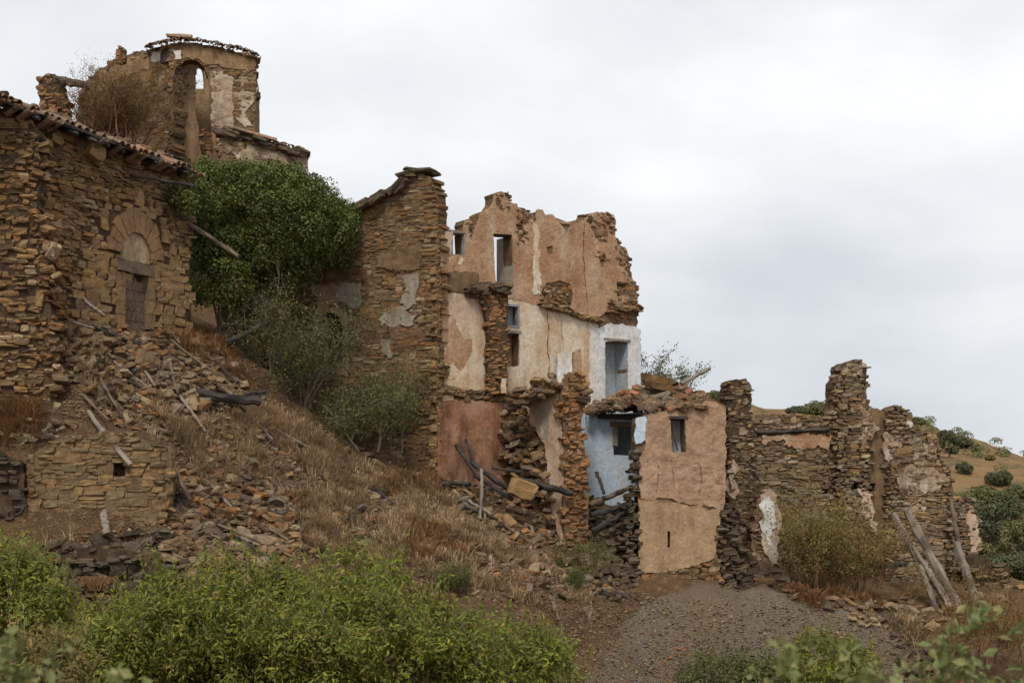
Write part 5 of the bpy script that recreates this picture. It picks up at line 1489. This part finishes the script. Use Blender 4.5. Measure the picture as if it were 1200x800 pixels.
def twig_system(base, n, h, spread, seed, r0=.025, kids=3, kids2=2, lean=(0, 0), rootw=.1, sides=4):
    r = np.random.default_rng(seed); tubes = []; tips = []
    def stem(p, d, ln, rad, lev):
        m = 6 if lev == 0 else 4
        pts = [np.array(p)]; dd = np.array(d, float)
        for i in range(m):
            dd = dd + r.normal(0, .16 if lev == 0 else .22, 3); dd[2] += .03; dd /= np.linalg.norm(dd)
            pts.append(pts[-1] + dd * ln / m)
        pts = np.array(pts)
        tubes.append(tube(pts, np.linspace(rad, rad * .35, m + 1), sides if lev == 0 else 3))
        if lev >= 1: tips.extend(list(pts[1:]))
        else: tips.extend(list(pts[-2:]))
        if lev < 2:
            for q in range(kids if lev == 0 else kids2):
                i = r.integers(2, m + 1) if lev == 0 else r.integers(1, m + 1)
                nd = dd * .6 + r.normal(0, .6, 3); nd[2] = abs(nd[2]) * .8 + .1; nd /= np.linalg.norm(nd)
                stem(pts[i], nd, ln * r.uniform(.3, .55), rad * .5, lev + 1)
    for q in range(n):
        d = np.array([lean[0] + r.normal(0, spread), lean[1] + r.normal(0, spread), 1.0]); d /= np.linalg.norm(d)
        stem(np.array(base) + np.array([r.normal(0, rootw), r.normal(0, rootw), -.05]), d, h * r.uniform(.65, 1.1), r0 * r.uniform(.7, 1.2), 0)
    V, Fs = join(tubes)
    return V, Fs, np.array(tips)

def tip_leaves(tips, per, sig, Ln, W, seed, droop=.2):
    r = np.random.default_rng(seed)
    c = np.repeat(tips, per, 0) + r.normal(0, sig, (len(tips) * per, 3)); n = len(c)
    nrm = r.normal(0, 1, (n, 3)); nrm[:, 2] += .8
    t = r.normal(0, 1, (n, 3)); t[:, 2] -= droop
    sz = r.uniform(.6, 1.25, n)
    return leaf_quads(c, t, nrm, Ln * sz, W * sz)

def shrub(name, label, cat, base, n, h, spread, seed, leafmat, Ln=.08, W=.035, per=4, sig=.1, twigmat='twig', r0=.02, group=None, kids=4, kids2=3, lean=(0, 0), rootw=.12):
    root = thing(name, label, cat, base, group)
    V, Fs, tips = twig_system(base, n, h, spread, seed, r0, kids, kids2, lean, rootw)
    part("branches", V, Fs, M[twigmat], root)
    if per:
        V, Fq = tip_leaves(tips, per, sig, Ln, W, seed + 1)
        part("foliage", V, Fq, M[leafmat], root)
    return root

def bush(name, label, cat, base, els, per, r0, r1, leaves, Ln, W, mat, seed, group=None, droop=.3, up=.35, stems=6, low=-.3, inner=.25, sprigs=0, shell=(.68, 1.0)):
    """els in photo terms: (px, py, distance, rx_px, rz_px, ry_m)"""
    root = thing(name, label, cat, base, group)
    E = []
    for (px, py, Y, rx, rz, ry) in els:
        E.append((at(px, py, Y), (rx / F * Y, ry, rz / F * Y)))
    C, R = ellipsoid_clumps(E, per, r0, r1, seed, low, shell)
    V, Fq = crown_leaves(C, R, leaves, Ln, W, seed + 1, droop, up, inner)
    if sprigs:      # young upright shoots with leaves along them
        rs = np.random.default_rng(seed + 7); cc = []; tt = []; nn = []; sh = []
        for q in range(sprigs):
            i = rs.integers(len(C)); d = np.array([rs.normal(0, .35), rs.normal(0, .35), 1.0]); d /= np.linalg.norm(d)
            p0 = C[i] + d * R[i] * .3; ln = rs.uniform(.35, .8); k = 16
            t_ = np.linspace(.25, 1, k)[:, None]
            cc.append(p0 + d * ln * t_ + rs.normal(0, .02, (k, 3))); lt = d * .7 + rs.normal(0, .55, (k, 3)); tt.append(lt); nn.append(rs.normal(0, .6, (k, 3)) + (0, -.3, .7))
            sh.append(tube(np.array([p0, p0 + d * ln * .5, p0 + d * ln]), np.array([.009, .007, .003]), 3))
        cc = np.concatenate(cc); m_ = len(cc); sz = rs.uniform(.6, 1.3, m_)
        cc = cc + np.concatenate(tt) * (Ln * .3)
        V2, Q2 = leaf_quads(cc, np.concatenate(tt), np.concatenate(nn), Ln * sz, W * sz)
        V, Fq = np.concatenate([V, V2]), np.concatenate([Fq, Q2 + len(V)])
        sv, sf = join(sh); part("shoots", sv, sf, M['twig'], root, kind="stuff")
    part("foliage", V, Fq, M[mat], root)
    r = np.random.default_rng(seed + 2); tb = []
    for q in range(stems):
        e = C[r.integers(len(C))]
        b = np.array(base) + (r.normal(0, .15), r.normal(0, .15), 0)
        mid = (b + e) / 2 + r.normal(0, .15, 3)
        tb.append(tube(np.array([b, (b * .6 + mid * .4), mid, e]), np.array([.05, .04, .03, .012]), 5))
    V, Fs = join(tb)
    part("stems", V, Fs, M['twig'], root)
    return root

# the ivy
bush("ivy", "dense dark green ivy mass smothering the wall between the left house and gable", "ivy", at(260, 395, 45.0),
     [(298, 262, 45.2, 112, 66, 2.0), (214, 238, 43.0, 36, 30, 1.0), (372, 278, 46.4, 48, 40, 1.3), (258, 312, 44.2, 40, 60, .9), (204, 234, 41.5, 20, 16, .5), (332, 226, 45.6, 34, 26, 1.0), (248, 212, 44.4, 34, 20, 1.0), (392, 262, 46.5, 26, 24, .8), (330, 312, 45.3, 40, 26, .9)],
     170, .15, .36, 150000, .07, .058, 'ivy', 600, droop=.6, up=.5, stems=10, low=-.85, inner=.3, shell=(.9, 1.0))

# foreground bushes
FG = "green bushes along the bottom of the picture"
def fgbush(label, els, n, seed, mat='almond', per=60, Y=29):
    b = at(els[0][0], 0, els[0][2]); b[2] = H(b[0], b[1])
    return bush("bush", label, "bush", b, els, per, .18, .42, int(n * 1.15), .12, .042, mat, seed, FG, droop=.1, up=.6, stems=22, low=-.75, inner=.4, sprigs=max(60, n // 75))
fgbush("green leafy bush in the foreground, below the rubble at the left", [(165, 775, 29.0, 95, 68, 1.6), (215, 735, 30.0, 75, 62, 1.4), (110, 790, 28.0, 60, 55, 1.2)], 21000, 610)
fgbush("largest green leafy bush in the foreground, left of its middle", [(290, 735, 30.0, 85, 80, 1.7), (340, 770, 28.5, 90, 75, 1.5), (250, 770, 28.5, 60, 70, 1.3)], 22000, 611)
fgbush("tallest green leafy bush in the foreground with yellow tinged leaves", [(425, 715, 30.5, 72, 72, 1.6), (470, 770, 29.0, 85, 70, 1.5), (390, 775, 28.0, 70, 70, 1.3)], 21000, 612)
fgbush("green leafy bush in the foreground nearest the gravel bank", [(570, 785, 30.0, 80, 48, 1.5), (640, 800, 30.5, 48, 50, 1.3), (520, 770, 30.0, 50, 55, 1.2)], 16000, 613)
fgbush("green bush at the left edge below the retaining wall", [(20, 700, 30.5, 55, 58, 1.3), (45, 730, 30.0, 35, 50, 1.0), (-20, 690, 31, 50, 55, 1.2)], 13000, 614)
fgbush("yellowish bush in the bottom left corner", [(15, 800, 24.0, 55, 55, 1.0), (60, 815, 23.5, 40, 40, .9)], 8000, 615, 'yellowgreen')
fgbush("round green bush on the gravel bank", [(965, 795, 39.3, 58, 52, 1.2), (930, 820, 39.3, 42, 55, 1.0), (1000, 820, 39.3, 36, 55, 1.0)], 13000, 616)
fgbush("smaller olive green bush on the gravel bank at its left", [(845, 808, 39.0, 48, 42, 1.0), (890, 820, 39.0, 30, 40, .9)], 8000, 617, 'olive')

# shrubs
shrub("shrub", "wispy grey green shrub growing in front of the arched gable window", "shrub", G(358, 478), 11, 3.0, .34, 620, 'olive', .10, .042, 5, .2, r0=.035, kids=7, kids2=4)
shrub("shrub", "leafy olive shrub at the foot of the stone gable", "shrub", at(425, 530, 45.2), 16, 2.3, .5, 621, 'olive', .10, .042, 5, .22, r0=.035, kids=7, kids2=4, rootw=.7)
shrub("shrub", "small olive shrub left of the gable shrubs under the ivy", "shrub", G(318, 440), 6, 1.8, .3, 622, 'olive', .09, .035, 4, .14, r0=.03, kids=5, kids2=3)
shrub("dry_bush", "bare reddish brown dry bush in front of the church tower", "bush", at(140, 168, 57.6), 44, 2.25, .36, 623, 'russet', .07, .035, 3, .12, 'twig_red', .032, kids=8, kids2=5, rootw=.6)
shrub("dry_bush", "thin bare twigs left of the dry tower bush", "bush", at(105, 160, 57.2), 9, 2.4, .3, 624, 'russet', .06, .03, 1, .1, 'twig', .02, kids=4, kids2=3, rootw=.3)
shrub("shrub", "green shrub peeping behind the rubble heap", "shrub", at(786, 470, 52.5), 10, 1.35, .45, 625, 'olive', .09, .04, 5, .12, rootw=.4)
shrub("shrub", "yellow green shrub growing inside the right ruin", "shrub", at(955, 696, 46.0), 20, 2.6, .26, 626, 'yellowgreen', .10, .045, 7, .14, 'twig_red', .02, kids=5, kids2=3, rootw=.6)
shrub("shrub", "reddish brown shrub below the chimney pier of the right ruin", "shrub", at(1005, 706, 46.0), 14, 2.4, .26, 627, 'russet', .09, .04, 6, .14, 'twig_red', .02, kids=5, kids2=3, rootw=.5)
shrub("shrub", "russet shrub below the leaning beams at the right edge", "shrub", at(1160, 775, 41.0), 14, 1.9, .4, 628, 'russet', .08, .035, 6, .13, 'twig_red', .02, kids=5, kids2=3, rootw=.7)
shrub("shrub", "low grey green plant above the foreground bushes", "plant", G(538, 690), 12, .55, .5, 629, 'olive', .05, .02, 7, .05, r0=.008, rootw=.2)
shrub("shrub", "small green plant on the slope left of the pinkish house front", "plant", G(680, 672), 10, .8, .5, 630, 'olive', .06, .025, 6, .07, r0=.01, rootw=.3)
shrub("shrub", "tuft of green plant on the slope under the brown stone pillar", "plant", G(668, 690), 8, .5, .5, 631, 'olive', .05, .02, 6, .05, r0=.01, rootw=.2)
shrub("shrub", "dry twigs in front of the boarded arched door", "plant", at(170, 384, 40.0), 10, 1.5, .35, 632, 'russet', .04, .02, 1, .05, 'twig', .014, kids=4, kids2=2, rootw=.4)
shrub("shrub", "bare thorny twigs at the foot of the gable corner", "plant", at(478, 558, 45.0), 9, 1.3, .4, 633, 'russet', .04, .02, 1, .05, 'twig_red', .014, kids=4, kids2=2, rootw=.5)

# out-of-focus sprigs close to the camera
def sprig(label, px, py, Y, h, seed, mat, n, spread, per, Ln, W):
    b = at(px, py, Y)
    return shrub("sprig", label, "twig", b, n, h, spread, seed, mat, Ln, W, per, .03, 'twig', .005, kids=3, kids2=2, rootw=.08)
sprig("blurred leafy sprig close to the camera at the lower right", 1160, 985, 6.4, .85, 640, 'sage', 10, .30, 4, .07, .034)
sprig("blurred leafy sprig close to the camera, bottom centre right", 980, 900, 5.2, .36, 641, 'sage', 5, .30, 2, .05, .03)
sprig("blurred leafy sprig close to the camera at the lower left", 55, 930, 4.6, .40, 642, 'sage', 7, .3, 3, .05, .03)

# ---------------------------------------------------------------- grass
def grass(name, label, regions, mat, hmin, hmax, seed, cat="grass", w=.013, clump=24):
    r = np.random.default_rng(seed); VV = []; TT = []; n0 = 0
    for pg, tufts in regions:
        q = sample_poly(pg, tufts, seed + len(VV)); p, ok = ground_hit(q[:, 0], q[:, 1]); p = p[ok]
        dens = fbm(p[:, 0] * .8, p[:, 1] * .8, 0, seed, 3); p = p[dens + .5 * vnoise(p[:, 0] * 2.5, p[:, 1] * 2.5, 0, seed + 3) > r.uniform(-.35, .45, len(p))]
        m = len(p) * clump
        c = np.repeat(p, clump, 0) + np.concatenate([r.normal(0, .07, (m, 2)), np.zeros((m, 1))], 1)
        c[:, 2] = H(c[:, 0], c[:, 1]) - .02
        hgt = np.repeat(r.uniform(hmin, hmax, len(p)), clump) * r.uniform(.5, 1.1, m)
        a = r.uniform(0, 6.283, m); lean = np.abs(r.normal(.35, .3, m)) + np.repeat(r.random(len(p)) ** 3 * 1.6, clump)
        d = np.stack([np.cos(a) * lean, np.sin(a) * lean - .1, np.ones(m)], -1); d /= np.linalg.norm(d, axis=1)[:, None]
        sd = np.stack([-np.sin(a), np.cos(a), np.zeros(m)], -1) * w
        mid = c + d * (hgt * .6)[:, None]; tip = mid + (d * np.array([1.8, 1.8, .5])) * (hgt * .45)[:, None]
        VV.append(np.stack([c - sd, c + sd, mid + sd * .7, mid - sd * .7, tip], 1).reshape(-1, 3))
        k = (np.arange(m) * 5)[:, None] + n0
        TT.append((k + np.array([[0, 1, 2]]))); TT.append((k + np.array([[0, 2, 3]]))); TT.append((k + np.array([[3, 2, 4]]))); n0 += m * 5
    o = part(name, np.concatenate(VV), np.concatenate(TT), M[mat], None, kind="stuff"); o["label"] = label; o["category"] = cat
grass("dry_grass", "dry straw coloured grass on the slope", [
    ([(270, 470), (330, 480), (420, 540), (500, 570), (560, 610), (590, 690), (480, 690), (360, 640), (330, 590), (300, 530)], 4200),
    ([(560, 600), (600, 620), (690, 700), (690, 740), (600, 700)], 520), ([(90, 420), (150, 430), (230, 520), (200, 540), (150, 490), (100, 460)], 480),
    ([(1030, 720), (1060, 715), (1100, 760), (1060, 770)], 260), ([(200, 500), (300, 480), (330, 560), (230, 570)], 350), ([(40, 632), (130, 632), (130, 650), (40, 650)], 140)], 'straw', .18, .5, 700)
grass("red_grass", "reddish brown dry grass around the walls", [
    ([(0, 478), (60, 480), (80, 500), (40, 515), (0, 520)], 260), ([(80, 150), (200, 165), (215, 195), (140, 185), (80, 175)], 420), ([(1100, 690), (1200, 690), (1200, 740), (1110, 745)], 420),
    ([(920, 690), (1040, 700), (1050, 720), (930, 705)], 240), ([(450, 560), (520, 560), (510, 590), (440, 580)], 200), ([(180, 385), (260, 395), (300, 460), (230, 420)], 280), ([(480, 600), (560, 640), (520, 690), (460, 680)], 300)], 'straw_red', .2, .6, 720)
rt = thing("grass_tuft", "drooping tuft of long rusty grass below the retaining wall", "grass", G(112, 700))
r = np.random.default_rng(5); tb = []
for q in range(120):
    a = r.uniform(0, 6.28); b = np.array(rt.location) + (r.normal(0, .12), r.normal(0, .12), .15); ln = r.uniform(.5, 1.0)
    t = np.linspace(0, 1, 5)[:, None]
    pts = b + t * np.array([[math.cos(a) * ln * .45, math.sin(a) * ln * .45, ln * .9]]) - t ** 2.5 * np.array([[0, 0, ln * .7]])
    tb.append(tube(pts, np.linspace(.009, .003, 5), 3))
V, Fs = join(tb); part("blades", V, Fs, M['straw_red'], rt)

# ---------------------------------------------------------------- trees on the far hill
HT = [  # px, py of foot, half width px, height px, material, label
    (1112, 538, 13, 30, 'hilltree', "dark round tree on the skyline of the far hill"),
    (1128, 528, 12, 12, 'hilltree', "dark low bush right of the skyline tree on the far hill"),
    (1108, 516, 9, 10, 'hilltree', "small dark bush on the crest of the far hill"),
    (1130, 555, 11, 10, 'hilltree', "small dark bush below the skyline tree"),
    (1168, 570, 17, 15, 'hilltree', "dark round bush high on the far hill at the right"),
    (1150, 600, 24, 24, 'hillbush', "light green bush in the middle of the far hill"),
    (1190, 590, 16, 18, 'hillbush', "light green bush at the right edge of the far hill"),
    (1160, 645, 28, 52, 'hilltree', "large dark olive tree beside the right ruin"),
    (1195, 660, 26, 50, 'hillbush', "pale green tree at the right edge behind the stone pile"),
    (1178, 620, 22, 36, 'hilltree', "dark olive tree behind the large one at the right edge"),
    (1140, 665, 22, 30, 'hillbush', "pale green bush at the foot of the large olive tree"),
    (1185, 690, 34, 36, 'hilltree', "lowest dark bush at the right edge behind the ruin"),
    (1155, 690, 26, 30, 'hilltree', "dark bush low behind the end of the ruin"),
    (1075, 500, 10, 8, 'hillbush', "small bush on the crest above the right ruin"),
    (960, 488, 22, 12, 'hillbush', "pale bush showing above the wall left of the chimney pier"),
    (932, 487, 13, 8, 'hilltree', "dark bush showing above the wall of the right ruin"),
    (1215, 560, 12, 10, 'hilltree', "dark bush on the crest at the right edge"),
    (1145, 530, 7, 7, 'hilltree', "tiny dark bush on the right slope of the far hill"),
    (1160, 540, 6, 6, 'hillbush', "tiny pale bush on the right slope of the far hill"),
    (840, 470, 12, 8, 'hillbush', "low bush on the hill just right of the rubble heap"),
]
for i, (px, py, hw, hp, mt, lb) in enumerate(HT):
    b = hill_hit(px, py); Y = b[1]; W_ = hw / F * Y; Hh = hp / F * Y
    root = thing("hill_tree", lb, "tree" if 'tree' in lb.split(' on ')[0].split(' below')[0] else "bush", b, "trees and bushes on the far hill")
    C, R = ellipsoid_clumps([(b + (0, 0, Hh * .58), (W_ * .85, W_ * .8, Hh * .42))], 26, W_ * .18, W_ * .38, 800 + i, -.8)
    V, Fq = crown_leaves(C, R, 5200, .035 * W_ + .15, .03 * W_ + .09, 830 + i, .2, .4, .3)
    part("crown", V, Fq, M[mt], root)
    V, Fs = tube(np.array([b - (0, 0, .5), b + (0.1, 0, Hh * .3), b + (-.1, 0, Hh * .6)]), np.array([.14, .1, .05]) * max(1, W_ * .5), 6)
    part("trunk", V, Fs, M['twig'], root)

def hill_scrub():
    r = np.random.default_rng(61); C = []; R = []
    while len(C) < 420:
        px, py = r.uniform(820, 1215), r.uniform(480, 690)
        if r.random() > .35 + .65 * (py - 480) / 200: continue
        b = hill_hit(px, py)
        if b[1] > 209: continue
        if fbm(np.array([b[0] * .05]), np.array([b[1] * .05]), 0, 8)[0] < -.1: continue
        s = r.uniform(.35, 1.1); C.append(b + (0, 0, s * .35)); R.append(s)
    V, Fq = crown_leaves(np.array(C), np.array(R), 60000, .22, .15, 62, .1, .6, .2, .6)
    o = part("hill_scrub", V, Fq, M['hillbush'], None, kind="stuff"); o["label"] = "low green scrub covering the far hillside"; o["category"] = "scrub"
hill_scrub()
